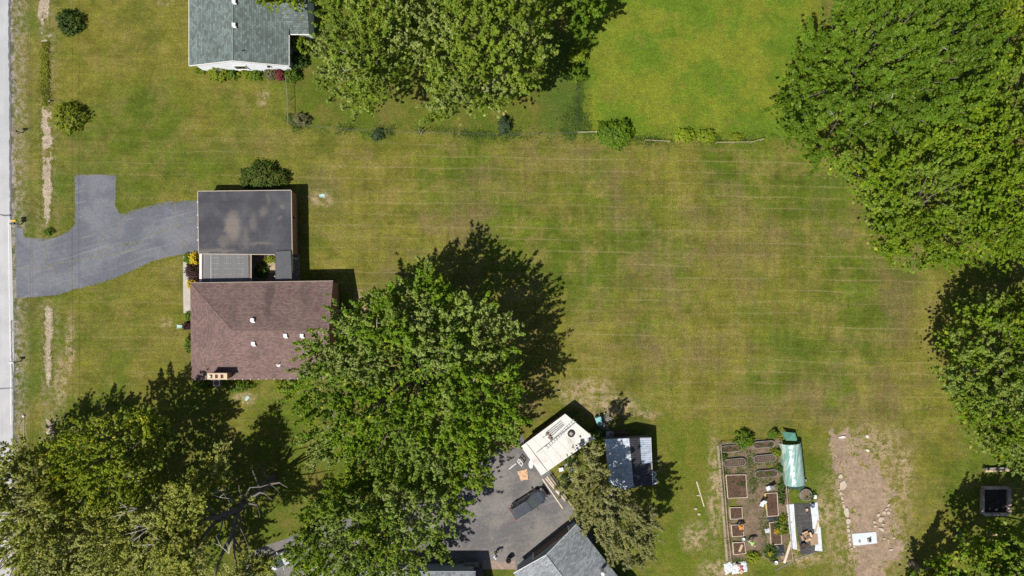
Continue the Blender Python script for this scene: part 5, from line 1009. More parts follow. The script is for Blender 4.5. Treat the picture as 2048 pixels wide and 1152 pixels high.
# ------------------------------------------------------------------ fences
M_WIRE = plain('fence_wire', (.10, .11, .10), .7, .15, 2)
def fence(lb, pts, h=1.2, rail=False, wires=6, every=2.6, mat=None, mesh=False, name='wire_fence'):
    P3 = [Vector(W(*q)) for q in pts]; T = thing(name, lb, 'fence', tuple((P3[0]+P3[-1])/2)); mat = mat or M_WOODG
    for a, b_ in zip(P3[:-1], P3[1:]):
        L = (b_-a).length; n_ = max(1, round(L/every))
        for i in range(n_+(1 if b_ is P3[-1] else 0)): q = a.lerp(b_, i/n_); MB().bar((q.x, q.y, -.1), (q.x, q.y, h+.05), .035, n=7).build('post', mat, T)
        m = MB()
        for w_ in range(wires): z = h*(w_+.6)/wires; m.bar((a.x, a.y, z), (b_.x, b_.y, z), .005, n=3, cap=False)
        if mesh:
            for i in range(int(L/.15)): q = a.lerp(b_, i/int(L/.15)); m.bar((q.x, q.y, .05), (q.x, q.y, h), .005, n=3, cap=False)
        m.build('wire_mesh', M_WIRE, T)
        if rail: MB().bar((a.x, a.y, h), (b_.x, b_.y, h), .028, n=6).build('rail', mat, T)
    return T
fence('long wire fence in weeds below the two silvery trees', [(583, 250), (700, 261), (845, 266), (1000, 271), (1153, 268)], 1.0, wires=4, every=6, mat=M_DKWOOD)
fence('wire fence between the white house\'s corner and the corner post', [(577, 158), (581, 200), (582, 250)], 1.2, True, mesh=True, mat=plain('grey_post', (.22, .25, .22), .6))
fence('wire fence beside the lime lawn\'s left edge', [(1154, 100), (1152, 180), (1153, 268)], 1.0, wires=4, every=5, mat=M_DKWOOD)
fence('pale wooden rail fence left of the broadleaf bush', [(1153, 268), (1192, 267)], 1.0, True, 3, mat=M_PALEW)
fence('short wooden rail fence right of the broadleaf bush', [(1288, 283), (1336, 286)], 1.0, True, 3, mat=M_WOOD)
fence('longest wooden rail fence below the lime lawn', [(1430, 288), (1500, 287), (1521, 281)], 1.0, True, 3, mat=M_WOOD)
T = thing('leaning_post', 'forked weathered post leaning on the fence line', 'post', W(842, 270)); MB().bar((0, 0, -.05), (-.15, .5, 1.1), .06).build('post', M_WOODG, T, world=False); MB().bar((.02, 0, -.05), (.35, .45, 1.0), .05).build('brace', M_WOODG, T, world=False)
fence('low wooden fence on the garden\'s left side', [(1438, 886), (1446, 980), (1451, 1050), (1459, 1122)], .75, True, 3, 2.0, M_WOOD, name='garden_fence')
fence('low wooden fence on the garden\'s top side', [(1438, 886), (1500, 882), (1559, 880)], .75, True, 3, 2.0, M_WOODG, name='garden_fence')
fence('wire fence beside the plastic tunnel in the garden', [(1559, 880), (1567, 960), (1573, 1030), (1581, 1118)], .75, True, 3, 2.4, M_WOOD, name='garden_fence')
a, b_ = W(1438, 890), W(1456, 1122); MBx = MB()
T = thing('board_edging', 'weathered boards laid along the garden\'s left fence', 'edging', W(1446, 1000))
for i in range(5):
    p0, p1 = Vector(a).lerp(Vector(b_), i/5+.004), Vector(a).lerp(Vector(b_), (i+1)/5-.004); c_ = (p0+p1)/2; d = p1-p0
    MB().box((c_.x-.14, c_.y, .05), (d.length, .28, .07), rz=math.atan2(d.y, d.x))  .build('board', plain('earthy_board', (.27, .215, .155), .9, .3, 2), T)
tag(MB().bar((*W(1549, 1141)[:2], .05), (*W(1583, 1123)[:2], .06), .04, n=8).build('metal_pole', M_METAL), 'metal pole lying on the grass below the garden', 'pole'); tag(MB().bar((*W(1592, 1117)[:2], .05), (*W(1630, 1104)[:2], .06), .04, n=8).build('metal_pole', M_METAL), 'metal pole lying below the white plastic strips', 'pole')
# ------------------------------------------------------------------ vegetable garden
g6 = quadmap(1380, 820, 3.469)
def oval_bed(u, v, w, h, lb):
    px, py = g6(u, v); c = W(px, py, .3); T = thing('oval_planter', lb, 'planter', (c[0], c[1], 0), R(5), 'oval metal garden beds')
    a, b_ = w/3.469*S/2, h/3.469*S/2; n = 12
    out = [(a-b_+b_*math.cos(t), b_*math.sin(t)) for t in [-math.pi/2+math.pi*i/n for i in range(n+1)]]+[(-a+b_+b_*math.cos(t), b_*math.sin(t)) for t in [math.pi/2+math.pi*i/n for i in range(n+1)]]
    inn_ = [(x*(1-.045/a), y*(1-.045/b_)) for x, y in out]; m = len(out)
    MB().add([(x, y, z) for z in (0, .34) for x, y in out]+[(x, y, z) for z in (.34, 0) for x, y in inn_], [(i, (i+1) % m, (i+1) % m+m, i+m) for i in range(m)]+[(i+m, (i+1) % m+m, (i+1) % m+2*m, i+2*m) for i in range(m)]+[(i+2*m, (i+1) % m+2*m, (i+1) % m+3*m, i+3*m) for i in range(m)]).build('rim', plain('bed_metal', (.24, .25, .235), .6, .25, 2), T, world=False)
    MB().prism(inn_, .0, .27).build('soil', M_SOIL, T, world=False)
    return T, a, b_
for u, v, w, h, lb in ((285, 268, 145, 46, 'oval metal bed under the garden bush, upper left'), (513, 238, 150, 46, 'oval metal bed at the garden\'s top right'), (310, 364, 155, 54, 'oval metal bed with grid, left of the middle path'), (520, 336, 155, 52, 'oval metal bed with grid, right of the middle path'), (530, 442, 160, 50, 'overgrown oval metal bed, lowest on the right')):
    T, a, b_ = oval_bed(u, v, w, h, lb)
    if 'grid' in lb:
        for i in range(9): MB().box((-a*.6+i*a*.16, 0, .285), (.02, b_*1.6, .02)).build('grid_bar', M_WOODG, T, world=False)
        for i in (-1, 0, 1): MB().box((0, i*b_*.45, .305), (a*1.5, .02, .018)).build('grid_bar', M_WOODG, T, world=False)
def frame_bed(uv, lb, h=.24, soil=M_SOIL, wood=M_PALEW):
    p = [Vector(W(*g6(*q), h)) for q in uv]; p = [Vector((v.x, v.y, 0)) for v in p]; c = sum(p, Vector())/4; T = thing('raised_bed', lb, 'raised bed', tuple(c), 0, 'wooden framed garden beds')
    for i in range(4):
        a, b_ = p[i], p[(i+1) % 4]; d = (b_-a).normalized(); m = (a+b_)/2; L = (b_-a).length-(.06 if i % 2 else -.06)
        MB().box((m.x, m.y, h/2), (L, .055, h+(.006 if i % 2 else 0)), rz=math.atan2(d.y, d.x)).build('board', wood, T)
    q = [v.lerp(c, .025) for v in p]; MB().prism([(v.x, v.y) for v in q], 0, h*.75).build('soil', soil, T); return T
frame_bed([(250, 452), (388, 449), (398, 606), (264, 613)], 'largest framed soil bed on the garden\'s left side')
frame_bed([(277, 678), (361, 676), (364, 754), (282, 758)], 'small framed soil bed above the orange-shirted person')
frame_bed([(287, 799), (369, 796), (374, 874), (294, 878)], 'small framed soil bed under the orange-shirted person')
frame_bed([(297, 921), (379, 918), (388, 996), (304, 1003)], 'small framed soil bed with a tan board on it, lowest on the left')
frame_bed([(524, 579), (604, 575), (614, 733), (537, 738)], 'tall framed soil bed with a yellow board edge')
q0, q1 = W(*g6(522, 582), .3), W(*g6(533, 690), .3); tag(MB().box(((q0[0]+q1[0])/2-.06, (q0[1]+q1[1])/2, .15), (.05, 1.9, .30), rz=.1).build('yellow_board', plain('yellow_paint', (.66, .46, .06), .6)), 'yellow board along the tall framed bed\'s left side', 'board')
frame_bed([(553, 782), (628, 774), (637, 930), (564, 936)], 'planted framed bed beside the white plastic strip')
flat_sheet('weed_fabric', 'dark ridged plastic sheet between the two white strips', 'plastic sheet', [g6(718, 648), g6(835, 645), g6(893, 985), g6(768, 1005)], .006, gravel('fabric', (.06, .058, .06), (.12, .115, .115), 6), .012, .05)
flat_sheet('white_strip', 'white plastic strip on the left of the dark sheet', 'plastic sheet', [g6(668, 655), g6(719, 653), g6(742, 970), g6(704, 960)], .022, M_TARP, .015, .05)
flat_sheet('white_strip', 'white plastic strip on the right of the dark sheet, upper length', 'plastic sheet', [g6(833, 646), g6(884, 640), g6(897, 815), g6(852, 825)], .022, M_TARP, .02, .05)
flat_sheet('white_strip', 'white plastic strip on the right of the dark sheet, lower length', 'plastic sheet', [g6(862, 818), g6(905, 812), g6(917, 980), g6(866, 975)], .026, M_TARP, .02, .04)
M_DPOT = plain('dark_pot', (.04, .036, .034), .6, .2)
bucket(*g6(787, 942), 'dark pot of soil on the dark plastic sheet', M_DPOT, .32, .35, .03, soil=M_SOIL, cat='pot', name='plant_pot'); bucket(*g6(852, 665), 'blue bucket on the right white strip', plain('blue_plastic', (.12, .16, .27), .5), .24, .32, .05)
bucket(*g6(810, 694), 'small tan pot near the top of the dark sheet', M_CARD, .17, .2, .03, cat='pot', name='plant_pot'); bucket(*g6(818, 888), 'small grey pot beside the brown cardboard', M_METAL, .2, .22, .03, cat='pot', name='plant_pot'); bucket(*g6(598, 1060), 'white bucket on the grass at the garden\'s bottom', M_TARP, .22, .32)
flat_sheet('cardboard_sheet', 'square brown cardboard overlapping the dark sheet and white strip', 'cardboard', [g6(830, 862), g6(882, 856), g6(888, 932), g6(836, 938)], .06, M_CARDD, .03, .03)
T = thing('open_box', 'open crumpled cardboard box on the dark plastic sheet', 'box', (*W(*g6(800, 870))[:2], .03), .4)
MB().box((0, 0, .02), (.7, .6, .03)).build('floor', M_CARDD, T, world=False)
for i, (x, y, sx_, sy_) in enumerate(((.36, 0, .03, .6), (-.36, 0, .03, .6), (0, .31, .7, .03), (0, -.31, .7, .03))): MB().box((x, y, .17), (sx_, sy_, .28)).build('side', M_CARDD, T, world=False); MB().box((x*1.55, y*1.6, .33), (max(sx_, .24), max(sy_, .24), .02), rx=.4*(1 if y > 0 else -1 if y < 0 else 0), ry=.4*(-1 if x > 0 else 1 if x < 0 else 0)).build('flap', M_CARD, T, world=False)
for i, (p0, p1, lb) in enumerate(((g6(868, 845), g6(895, 755), 'tan lath leaning along the right white strip'), (g6(862, 850), g6(885, 765), 'second tan lath beside the right white strip'))):
    a, b_ = Vector(W(*p0)), Vector(W(*p1)); d = b_-a; c_ = (a+b_)/2; tag(MB().box((c_.x, c_.y, .10), (d.length, .10, .04), rz=math.atan2(d.y, d.x)).build('lath', M_WOOD), lb, 'lath')
a, b_ = Vector(W(*g6(652, 1060))), Vector(W(*g6(700, 908))); d = b_-a; c_ = (a+b_)/2; tag(MB().box((c_.x, c_.y, .08), (d.length, .3, .06), rz=math.atan2(d.y, d.x)).build('plank', M_PALEW), 'long pale plank lying across the garden\'s lower right', 'plank')
a, b_ = Vector(W(*g6(338, 978))), Vector(W(*g6(358, 930))); d = b_-a; c_ = (a+b_)/2; tag(MB().box((c_.x, c_.y, .23), (d.length, .28, .05), rz=math.atan2(d.y, d.x)).build('board', M_WOOD), 'tan board lying on the lowest left framed bed', 'board')
T = thing('round_planter', 'round metal-rimmed planter below the plastic tunnel', 'planter', W(*g6(795, 583))); r_ = .72
MB().lathe([(r_, 0), (r_, .45), (r_-.06, .45), (r_-.06, 0)], n=28, close=True).build('rim', plain('bed_metal', (.24, .25, .235), .6, .25, 2), T, world=False); MB().lathe([(r_-.07, 0), (r_-.07, .36), (.01, .40)], n=24).build('soil', M_GSOIL, T, world=False)
bucket(*g6(672, 560), 'small round planter beside the tunnel\'s lower end', M_WOODG, .28, .25, 0, soil=M_GSOIL, cat='pot', name='plant_pot'); 
T = thing('block', 'white block right of the round metal planter', 'block', W(*g6(860, 597))); MB().box((*W(*g6(860, 597))[:2], .2), (.38, .48, .4), rz=.1).build('body', M_TARP, T, bevel=.03); MB().box((*W(*g6(860, 597))[:2], .41), (.3, .4, .03), rz=.1).build('top', M_WTRIM, T)
# wheelbarrow and folding chair, white stool
def chair(px, py, rz, lb, mat, fm):
    c = W(px, py); T = thing('garden_chair', lb, 'chair', (c[0], c[1], .006), rz)
    MB().box((0, 0, .42), (.52, .52, .05)).build('seat', mat, T, world=False, bevel=.02); MB().box((-.42, 0, .72), (.08, .5, .62), ry=-.7).build('backrest', fm, T, world=False, bevel=.02)
    for x in (-.22, .22):
        for y in (-.22, .22): MB().bar((x, y, 0), (x*.95, y*.95, .42), .022).build('leg', M_METAL, T, world=False)
chair(*g6(535, 537), R(205), 'white and grey folding chair above the tall framed bed', M_TARP, plain('grey_mesh', (.16, .165, .17), .7)); chair(*g6(492, 648), R(250), 'white plastic chair left of the tall framed bed', M_TARP, M_TARP)
flat_sheet('paper_bag', 'pale crumpled bag beside the planted framed bed', 'bag', [g6(515, 822), g6(548, 818), g6(552, 850), g6(522, 852)], .01, M_TARP, .1, .08)
flat_sheet('black_sack', 'black plastic sheeting at the planted bed\'s lower end', 'plastic sheet', [g6(560, 945), g6(650, 935), g6(655, 1005), g6(590, 1020)], .01, M_BLACKP, .06, .15)
flat_sheet('black_sack', 'black plastic strip below the tall framed bed', 'plastic sheet', [g6(535, 745), g6(640, 738), g6(642, 768), g6(540, 772)], .01, M_BLACKP, .05, .1)
# white tarp heap at the bottom left of the garden
flat_sheet('white_tarp', 'white tarp below the garden\'s lower left corner', 'tarp', [g6(232, 1070), g6(285, 1048), g6(305, 1110), g6(248, 1145)], .01, M_TARP, .05, .12); flat_sheet('white_tarp', 'white tarp with clutter on it beside the folded one', 'tarp', [g6(300, 1062), g6(388, 1045), g6(398, 1120), g6(290, 1140)], .01, M_TARP, .05, .12)
for u, v, s_, m_, lb in ((352, 1088, .34, plain('pink_cloth', (.62, .10, .18)), 'pink bag on the white tarp'), (335, 1070, .4, M_CARDD, 'brown box on the white tarp'), (350, 1115, .5, M_CARD, 'tan cardboard box on the white tarp\'s lower edge'), (322, 1060, .3, M_DPOT, 'dark pot on the white tarp\'s top edge')):
    c = W(*g6(u, v)); T = thing('tarp_box', lb, 'box', (c[0], c[1], .1), random.random()); MB().box((0, 0, s_*.3), (s_, s_*.8, s_*.6)).build('body', m_, T, world=False, bevel=.04); MB().box((0, 0, s_*.62), (s_*.8, s_*.64, .03)).build('lid', m_, T, world=False)
# plastic tunnel
k = NB('tunnel_film'); p = k.pos(); v = k.rotz(p, R(-84)); st = k.noise(k.mul3(v, (.35, 5, 1)), 1.0, 4, .65); st2 = k.noise(p, 1.2, 4)
c_ = k.mix(k.step(st, .40, .66), (.20, .42, .37), (.60, .70, .67)); c_ = k.mix(k.math('MULTIPLY', k.step(st2, .5, .7), .5), c_, (.26, .47, .42)); k.bump(st, .6, .06)
k.fin(c_, .22, .6); tr = k.n('ShaderNodeBsdfTranslucent'); k.put(tr.inputs[0], c_); mx = k.n('ShaderNodeMixShader'); mx.inputs[0].default_value = .3; k.nt.links.new(k.b.outputs[0], mx.inputs[1]); k.nt.links.new(tr.outputs[0], mx.inputs[2]); k.nt.links.new(mx.outputs[0], k.out.inputs[0]); M_FILM = k.m
M_FLAP = plain('green_flap', (.14, .36, .27), .4, .2, 3)
a, b_ = Vector(W(1578.5, 884)), Vector(W(1587, 966)); d = (b_-a).normalized(); nn = Vector((-d.y, d.x, 0)); T = thing('poly_tunnel', 'translucent green plastic tunnel at the garden\'s right side', 'polytunnel', tuple((a+b_)/2)); L = (b_-a).length
n, m = 24, 16; vs = []; r_, hh = 1.26, 1.55
for i in range(n+1):
    for j in range(m+1):
        t = math.pi*j/m; sag = 1-.02*abs(math.sin(i*math.pi/4)); q = a+d*(L*i/n)+nn*(r_*math.cos(t))*sag; vs.append((q.x, q.y, .02+hh*math.sin(t)**.8*sag+random.uniform(-.012, .012)))
MB().add(vs, [(i*(m+1)+j, i*(m+1)+j+1, (i+1)*(m+1)+j+1, (i+1)*(m+1)+j) for i in range(n) for j in range(m)]).build('film', M_FILM, T, smooth=True)
for e in (1,):
    q0 = b_; vs = [(q0.x, q0.y, .02)]+[tuple(q0+nn*(r_*math.cos(math.pi*j/m))+d*(.35*math.sin(math.pi*j/m))+Vector((0, 0, .02+hh*.96*math.sin(math.pi*j/m)**.8*.99))) for j in range(m+1)]
    MB().add(vs, [(0, j+1, j+2) for j in range(m)]).build('end_film', M_FILM, T, smooth=True)
for i in range(5):
    q0 = a+d*(L*i/4); MB().tube([q0+nn*(r_*.985*math.cos(math.pi*j/12))+Vector((0, 0, .01+hh*.985*math.sin(math.pi*j/12)**.8)) for j in range(13)], .02, 5).build('hoop', M_METAL, T)
f0, f1_ = [Vector(W(*q)) for q in ((1572, 881, 1.5), (1595, 882, .7))], [Vector(W(*q)) for q in ((1590, 866, .75), (1563, 863, .9))]
MB().slab([tuple(v) for v in f0+f1_], .02).build('door_flap', M_FLAP, T)
MB().bar(f1_[0], (f1_[0].x, f1_[0].y, 0), .025).build('prop', M_WOOD, T); MB().bar(f1_[1], (f1_[1].x, f1_[1].y, 0), .025).build('prop', M_WOOD, T)
bucket(1610, 961, 'small white jug at the tunnel\'s lower right corner', M_TARP, .15, .3)
# laths crossed on the lawn
a, b_ = Vector(W(1393, 963)), Vector(W(1408, 1013)); d = b_-a; c_ = (a+b_)/2; T = thing('crossed_laths', 'two crossed pale laths lying on the lawn left of the garden', 'laths', (c_.x, c_.y, 0))
MB().box((c_.x, c_.y, .03), (d.length, .11, .05), rz=math.atan2(d.y, d.x)).build('lath', M_PALEW, T); q = W(1398, 991); MB().box((q[0], q[1], .08), (.6, .09, .04), rz=-.1).build('lath', M_PALEW, T)
# ------------------------------------------------------------------ stones
M_STONE = plain('pale_stone', (.44, .37, .295), .9, .14, 3, bump=.4); M_STONEW = plain('white_stone', (.70, .67, .62), .85, .1, 3)
def stone(px, py, w, h, lb, rz=0, mat=None, group=None, t=.14, n=None):
    c = W(px, py); n = n or random.randint(6, 8); ph = random.random(); pts = []
    for i in range(n):
        a = 2*math.pi*(i+ph)/n+random.uniform(-.22, .22); rr = 1/max(abs(math.cos(a)), abs(math.sin(a)))**.6; x, y = w*S/2*rr*math.cos(a)*random.uniform(.8, 1.08), h*S/2*rr*math.sin(a)*random.uniform(.8, 1.08)
        pts.append((x*math.cos(rz)-y*math.sin(rz), x*math.sin(rz)+y*math.cos(rz)))
    b = MB(); top_ = [t*random.uniform(.8, 1.1) for _ in pts]; b.add([(x, y, 0) for x, y in pts]+[(x*.98, y*.98, z*.75) for (x, y), z in zip(pts, top_)]+[(x*.82, y*.82, z) for (x, y), z in zip(pts, top_)],
        [tuple(range(n))[::-1]]+[(i, (i+1) % n, (i+1) % n+n, i+n) for i in range(n)]+[(i+n, (i+1) % n+n, (i+1) % n+2*n, i+2*n) for i in range(n)]+[tuple(range(2*n, 3*n))])
    b.v = [(x+c[0], y+c[1], z+.004) for x, y, z in b.v]; o = b.build('stone', mat or M_STONE); return tag(o, lb, 'stone', group)
z8 = quadmap(1640, 850, 4.115)
row = [(155, 530, 14, 20), (171, 563, 22, 34), (181, 602, 20, 38), (188, 634, 18, 18), (195, 663, 22, 38), (229, 832, 24, 32), (234, 867, 26, 36), (240, 905, 24, 34), (243, 940, 22, 34), (246, 978, 20, 32), (256, 1016, 24, 16), (280, 1000, 22, 18)]
ORD = ['first', 'second', 'third', 'fourth', 'fifth', 'sixth', 'seventh']
for i, (u, v, w, h) in enumerate(row): stone(*z8(u, v), w/4.1, h/4.1, (ORD[i]+' small stone below the large pointed slab in the left row' if i < 5 else ORD[i-5]+' small stone below the wedge stone in the left row'), R(12), group='left stone row')
stone(*z8(167, 419), 10, 10, 'squarish pale stone above the large pointed slab'); stone(*z8(192, 495), 16, 21, 'largest pale pointed slab on the dirt\'s left edge', n=5); stone(*z8(216, 716), 11, 22, 'long pale slab midway down the left stone row', R(12)); stone(*z8(233, 790), 10, 13, 'broad wedge stone just below the long slab')
HEAP = ['uppermost thin stone of the loose heap', 'thin stone just below the uppermost of the loose heap', 'squarish stone at the upper left of the loose heap', 'rounded stone at the right side of the loose heap', 'small stone at the left top corner of the loose heap', 'largest stone in the middle of the loose heap', 'narrow stone touching the heap\'s largest stone on its right', 'small stone at the far left of the loose heap', 'tilted small stone at the lower left of the loose heap', 'small flat stone just above the heap\'s oblong tip stone']
for hi_, (u, v, w, h, rz) in enumerate(((562, 655, 36, 18, 50), (540, 690, 38, 16, 25), (525, 720, 34, 30, 30), (560, 722, 36, 34, 10), (477, 738, 26, 30, -20), (496, 776, 36, 44, -20), (514, 768, 22, 30, 0), (446, 797, 22, 28, 0), (450, 830, 26, 26, 40), (518, 815, 26, 18, 0))): stone(*z8(u, v), w/4.1, h/4.1, HEAP[hi_], R(rz), group='loose stone heap', t=.18)
stone(*z8(502, 856), 12, 8, 'oblong stone at the lower tip of the loose heap', R(-30), t=.2)
for u, v, w, h, lb in ((526, 933, 22, 18, 'small stone in tree shade right of the white sheet'), (560, 948, 16, 20, 'middle small stone right of the white sheet'), (608, 928, 22, 20, 'small stone farthest right of the white sheet'), (582, 1024, 44, 20, 'oblong stone below the three small stones')): stone(*z8(u, v), w/4.1, h/4.1, lb, R(15))
stone(*z8(178, 98), 16, 5.5, 'long white stone at the top of the dirt patch', R(8), M_STONEW, t=.2); stone(*z8(385, 92), 5.5, 7, 'small upright white stone at the dirt\'s top right', 0, M_STONEW, t=.2); stone(*z8(390, 209), 8, 5, 'flat white stone right of the dirt patch', R(-15), M_STONEW)
flat_sheet('white_board', 'white board with clutter lying at the dirt patch\'s lower end', 'board', [z8(262, 895), z8(459, 878), z8(469, 971), z8(273, 993)], .008, plain('white_blue_sheet', (.56, .60, .64), .5, .1, 2), .06, .015)
T = thing('broken_pump', 'small grey machine part on the white board', 'machine part', (*W(*z8(398, 945))[:2], .07)); MB().box((0, 0, .13), (.42, .5, .26), rz=.2).build('body', plain('grey_machine', (.35, .31, .27), .7), T, world=False, bevel=.05); MB().lathe([(.14, .26), (.14, .4), (.05, .44)], (0, .05, 0), 12).build('motor', M_DPOT, T, world=False); MB().bar((.1, .2, .2), (.25, .4, .1), .04).build('spout', M_STEEL, T, world=False)
stone(*z8(322, 955), 4, 6, 'small dark stone on the white board', 0, M_WOODG).location.z = .075
for u, v, lb in ((38, 685, 'pale stone pair on the lawn left of the garden, upper'), (62, 722, 'pale stone on the lawn left of the garden, lower')): stone(*g6(u, v), 7, 5, lb, 0, M_STONE)
# fire pit and log seats
fx = quadmap(1640, 850, 3.814)
T = thing('fire_pit', 'square stone-block fire pit in the shade at right', 'fire pit', W(*fx(1330, 575))); c0 = Vector(W(*fx(1330, 575))); M_BLK = [plain('pit_block_%d' % i, c_, .95, .2, 3, bump=.3) for i, c_ in enumerate(((.42, .31, .25), (.32, .24, .20), (.50, .40, .33)))]
hw_ = 1.62; i = 0
for side in range(4):
    for j in range(8):
        s_ = -hw_+.2+j*(2*hw_-.4+.0)/7.6
        for lay in (0, 1):
            x, y = s_+(.1 if lay else 0), hw_
            x, y = [(x, y), (y, -x), (-x, -y), (-y, x)][side]
            MB().box((c0.x+x, c0.y+y, .1+.2*lay), (.39, .36, .19) if side % 2 == 0 else (.36, .39, .19), rz=random.uniform(-.14, .14)).build('block', M_BLK[random.randrange(3)], T, bevel=.015); i += 1
MB().prism([(c0.x-1.42, c0.y-1.42), (c0.x+1.42, c0.y-1.42), (c0.x+1.42, c0.y+1.42), (c0.x-1.42, c0.y+1.42)], -.05, .05).build('ash_bed', gravel('ash', (.035, .03, .028), (.08, .07, .06), 8), T)
for i in range(6): a = random.uniform(0, 3.1); MB().bar((c0.x-.5*math.cos(a)+.2, c0.y-.5*math.sin(a), .1), (c0.x+.5*math.cos(a)+.2, c0.y+.5*math.sin(a), .2), .05).build('charred_log', M_DPOT, T)
def logbench(u, v, L, lb):
    c = W(*fx(u, v)); T = thing('log_bench', lb, 'bench', (c[0], c[1], 0), R(2)); 
    for d in (-.14, .14): MB().box((0, d, .42), (L, .24, .08)).build('seat_plank', M_WOOD if d < 0 else M_WOODG, T, world=False)
    for s_ in (-.4, .4): MB().box((s_*L, 0, .19), (.3, .4, .38)).build('leg', M_WOODG, T, world=False)
logbench(1334, 334, 2.9, 'wooden plank bench above the fire pit'); logbench(1365, 818, 2.6, 'wooden bench in deep shade below the fire pit')
# ------------------------------------------------------------------ people
def skin_mesh(name, verts, edges, radii, mat, parent, sub=1):
    me = bpy.data.meshes.new(name); me.from_pydata(verts, edges, []); o = bpy.data.objects.new(name, me); COL.objects.link(o); o.parent = parent; me.materials.append(mat)
    m = o.modifiers.new('skin', 'SKIN'); m.use_smooth_shade = True
    for i, r_ in enumerate(radii): me.skin_vertices[0].data[i].radius = r_ if isinstance(r_, tuple) else (r_, r_); me.skin_vertices[0].data[i].use_root = (i == 0)
    if sub: s_ = o.modifiers.new('sub', 'SUBSURF'); s_.levels = sub; s_.render_levels = sub
    return o
M_SKIN = plain('skin', (.42, .26, .19), .6, .08, 4)
def person(px, py, rz, label, top, legs, hair, bend=0.0, reach=.3, cap=None, z0=.006, shoes=None):
    """bend: forward lean of the trunk in radians; the person faces local +x"""
    c = W(px, py); T = thing('person', label, 'person', (c[0], c[1], z0), rz)
    hip = Vector((-.12*math.sin(bend), 0, .92)); f = Vector((math.sin(bend), 0, math.cos(bend)))
    chest = hip+f*.34; neck = hip+f*.54; fwd = Vector((math.cos(bend), 0, -math.sin(bend)))
    head = neck+(f*.75+Vector((0, 0, .25))).normalized()*.20
    V = [hip, hip+f*.18, chest, neck-f*.03, neck+f*.05, head-f*.04, head+f*.07]; E = [(0, 1), (1, 2), (2, 3), (3, 4), (4, 5), (5, 6)]; Rd = [(.15, .12), (.13, .11), (.16, .12), (.09, .08), .055, (.085, .095), (.07, .08)]
    arms = {}
    for s_ in (-1, 1):
        i0 = len(V); V += [hip+Vector((0, s_*.09, -.06)), Vector((.05, s_*.10, .50)), Vector((-.02, s_*.11, .09)), Vector((.16, s_*.13, .04))]; E += [(0, i0), (i0, i0+1), (i0+1, i0+2), (i0+2, i0+3)]; Rd += [(.095, .095), .062, .042, (.045, .035)]
        sh = neck-f*.06+Vector((0, s_*.19, 0)); el = sh+Vector((0, s_*.05, 0))+(Vector((0, 0, -1))*(1-reach)+fwd*reach).normalized()*.29; wr = el+(Vector((0, 0, -1))*(1-reach)+fwd*reach*1.3).normalized()*.26
        dh = (wr-el).normalized(); pm = wr+dh*.07; i1 = len(V); V += [sh, el, wr, pm]; E += [(3, i1), (i1, i1+1), (i1+1, i1+2), (i1+2, i1+3)]; Rd += [.062, .045, .033, (.036, .02)]
        side = Vector((0, 1, 0)); 
        for kf, (off, ln) in enumerate(((-.030, .065), (-.010, .075), (.010, .072), (.030, .058))):
            b0 = pm+side*off; i2 = len(V); V += [b0+dh*.03, b0+dh*(.03+ln*.5)+fwd*.012, b0+dh*(.03+ln)+fwd*.035]; E += [(i1+3, i2), (i2, i2+1), (i2+1, i2+2)]; Rd += [.010, .009, .008]
        i2 = len(V); tb_ = wr+dh*.03; V += [tb_+fwd*.035, tb_+fwd*.06+dh*.03]; E += [(i1+2, i2), (i2, i2+1)]; Rd += [.011, .009]
        arms[s_] = (sh, el)
    skin_mesh('body', [tuple(v) for v in V], E, Rd, M_SKIN, T)
    # clothes: shells over the body
    tv = [hip+f*.02, hip+f*.2, chest, neck-f*.02]; te = [(0, 1), (1, 2), (2, 3)]; trd = [(.20, .17), (.19, .16), (.22, .17), (.12, .11)]
    for s_ in (-1, 1): i0 = len(tv); sh, el = arms[s_]; tv += [sh, sh.lerp(el, .75)]; te += [(3, i0), (i0, i0+1)]; trd += [.095, .08]
    skin_mesh('shirt', [tuple(v) for v in tv], te, trd, top, T)
    lv = [hip+f*.06, hip-f*.04]; le = [(0, 1)]; lr = [(.165, .135), (.17, .14)]
    for s_ in (-1, 1): i0 = len(lv); lv += [hip+Vector((0, s_*.10, -.10)), Vector((.05, s_*.10, .50)), Vector((-.02, s_*.11, .12))]; le += [(1, i0), (i0, i0+1), (i0+1, i0+2)]; lr += [.115, .085, .065]
    skin_mesh('trousers', [tuple(v) for v in lv], le, lr, legs, T)
    hc = head+f*.055-fwd*.012; n = 12; hv = []
    b = MB(); b.lathe([(.02, -.02), (.112, -.03), (.125, .0), (.118, .05), (.085, .09), (.02, .108)], (0, 0, 0), n); Mx = Matrix.Rotation(bend*.8, 3, 'Y'); b.v = [tuple(hc+Mx @ Vector(v)) for v in b.v]
    b.build('hat' if cap else 'hair', cap or hair, T, world=False, smooth=True)
    nose = head+fwd*.10; MB().add([tuple(nose+Vector(v)) for v in ((0, .015, -.02), (0, -.015, -.02), (.025, 0, -.015), (0, 0, .03))], [(0, 1, 2), (0, 2, 3), (2, 1, 3), (1, 0, 3)]).build('nose', M_SKIN, T, world=False)
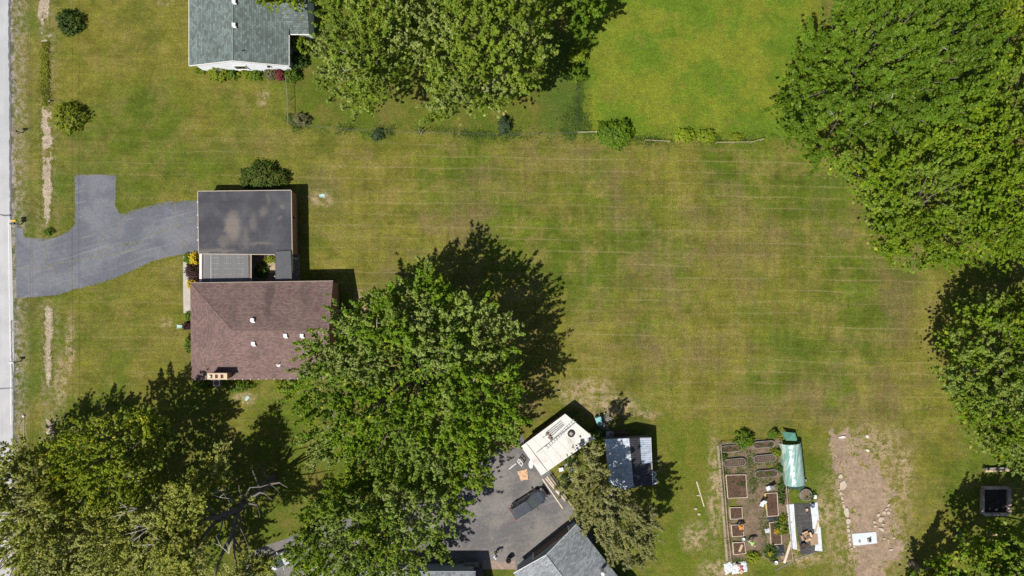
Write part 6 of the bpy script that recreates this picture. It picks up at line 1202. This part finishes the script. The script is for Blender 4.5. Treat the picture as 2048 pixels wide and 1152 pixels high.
    for s_ in (-1, 1):
        MB().lathe([(.002, -.008), (.011, 0), (.002, .008)], tuple(head+fwd*.088+f*.035+Vector((0, s_*.033, 0))), 8).build('eye', M_DPOT, T, world=False); MB().box(tuple(head+Vector((0, s_*.092, .01))), (.035, .02, .055)).build('ear', M_SKIN, T, world=False)
        MB().box((.07, s_*.125, .035), (.28, .10, .07)).build('shoe', shoes or M_DPOT, T, world=False, bevel=.02)
    MB().box(tuple(head+fwd*.092-f*.045), (.012, .045, .012)).build('mouth', plain('lips', (.35, .13, .11)), T, world=False)
    return T
k = NB('blue_white_cloth'); p = k.pos(); M_BW = k.fin(k.mix(k.step(k.noise(p, 5, 2), .48, .56), (.74, .77, .85), (.13, .22, .55)), .8, .2)
person(991, 1103, R(-70), 'person in a white and blue shirt standing on the court', M_BW, plain('yellow_cloth', (.55, .36, .07)), plain('brown_hair', (.07, .045, .03)), .35, .35, plain('white_cap', (.66, .69, .76)), .02)
person(1474, 1046, R(-60), 'person in an orange shirt bending over a garden bed', plain('orange_cloth', (.80, .22, .015), .7, .12, 3), plain('denim', (.15, .20, .27), .85), plain('brown_hair', (.07, .045, .03)), 1.15, .35)
person(1496, 1078, R(-40), 'person in a light green shirt working in the garden', plain('lime_cloth', (.36, .62, .16), .8, .12, 3), plain('pale_trousers', (.62, .60, .55), .85), plain('grey_hair', (.40, .37, .33)), .75, .45)
for u, v, n_, lb in ((285, 268, 5, 'seedlings in the oval bed under the garden bush'), (513, 238, 7, 'seedlings in the top right oval bed'), (530, 442, 9, 'overgrown weeds in the lowest oval bed'), (325, 520, 6, 'seedlings in the largest framed bed')):
    w_ = W(*g6(u, v), .3); Vs = []; Fs = []; o_ = 0
    for q in range(n_):
        c_ = np.array([w_[0]+random.uniform(-.9, .9), w_[1]+random.uniform(-.2, .2)*(3 if 'framed' in lb else 1), .30]); V, F = leaf_quads(c_+rng.normal(0, .07, (26, 3))*np.array([1, 1, .5]), unit(rng.normal(0, 1, (26, 3))), .11); Vs.append(V); Fs.append(F+o_); o_ += len(V)
    m_ = mesh_np('seedlings', np.concatenate(Vs), np.concatenate(Fs), L_WEED); m_['kind'] = 'stuff'; m_['label'] = lb; m_['category'] = 'seedlings'
bucket(1487, 1079, 'small white bucket beside the person in light green', M_TARP, .2, .3)
M_BLACKCAR.node_tree.nodes['Principled BSDF'].inputs['Coat Weight'].default_value = .8
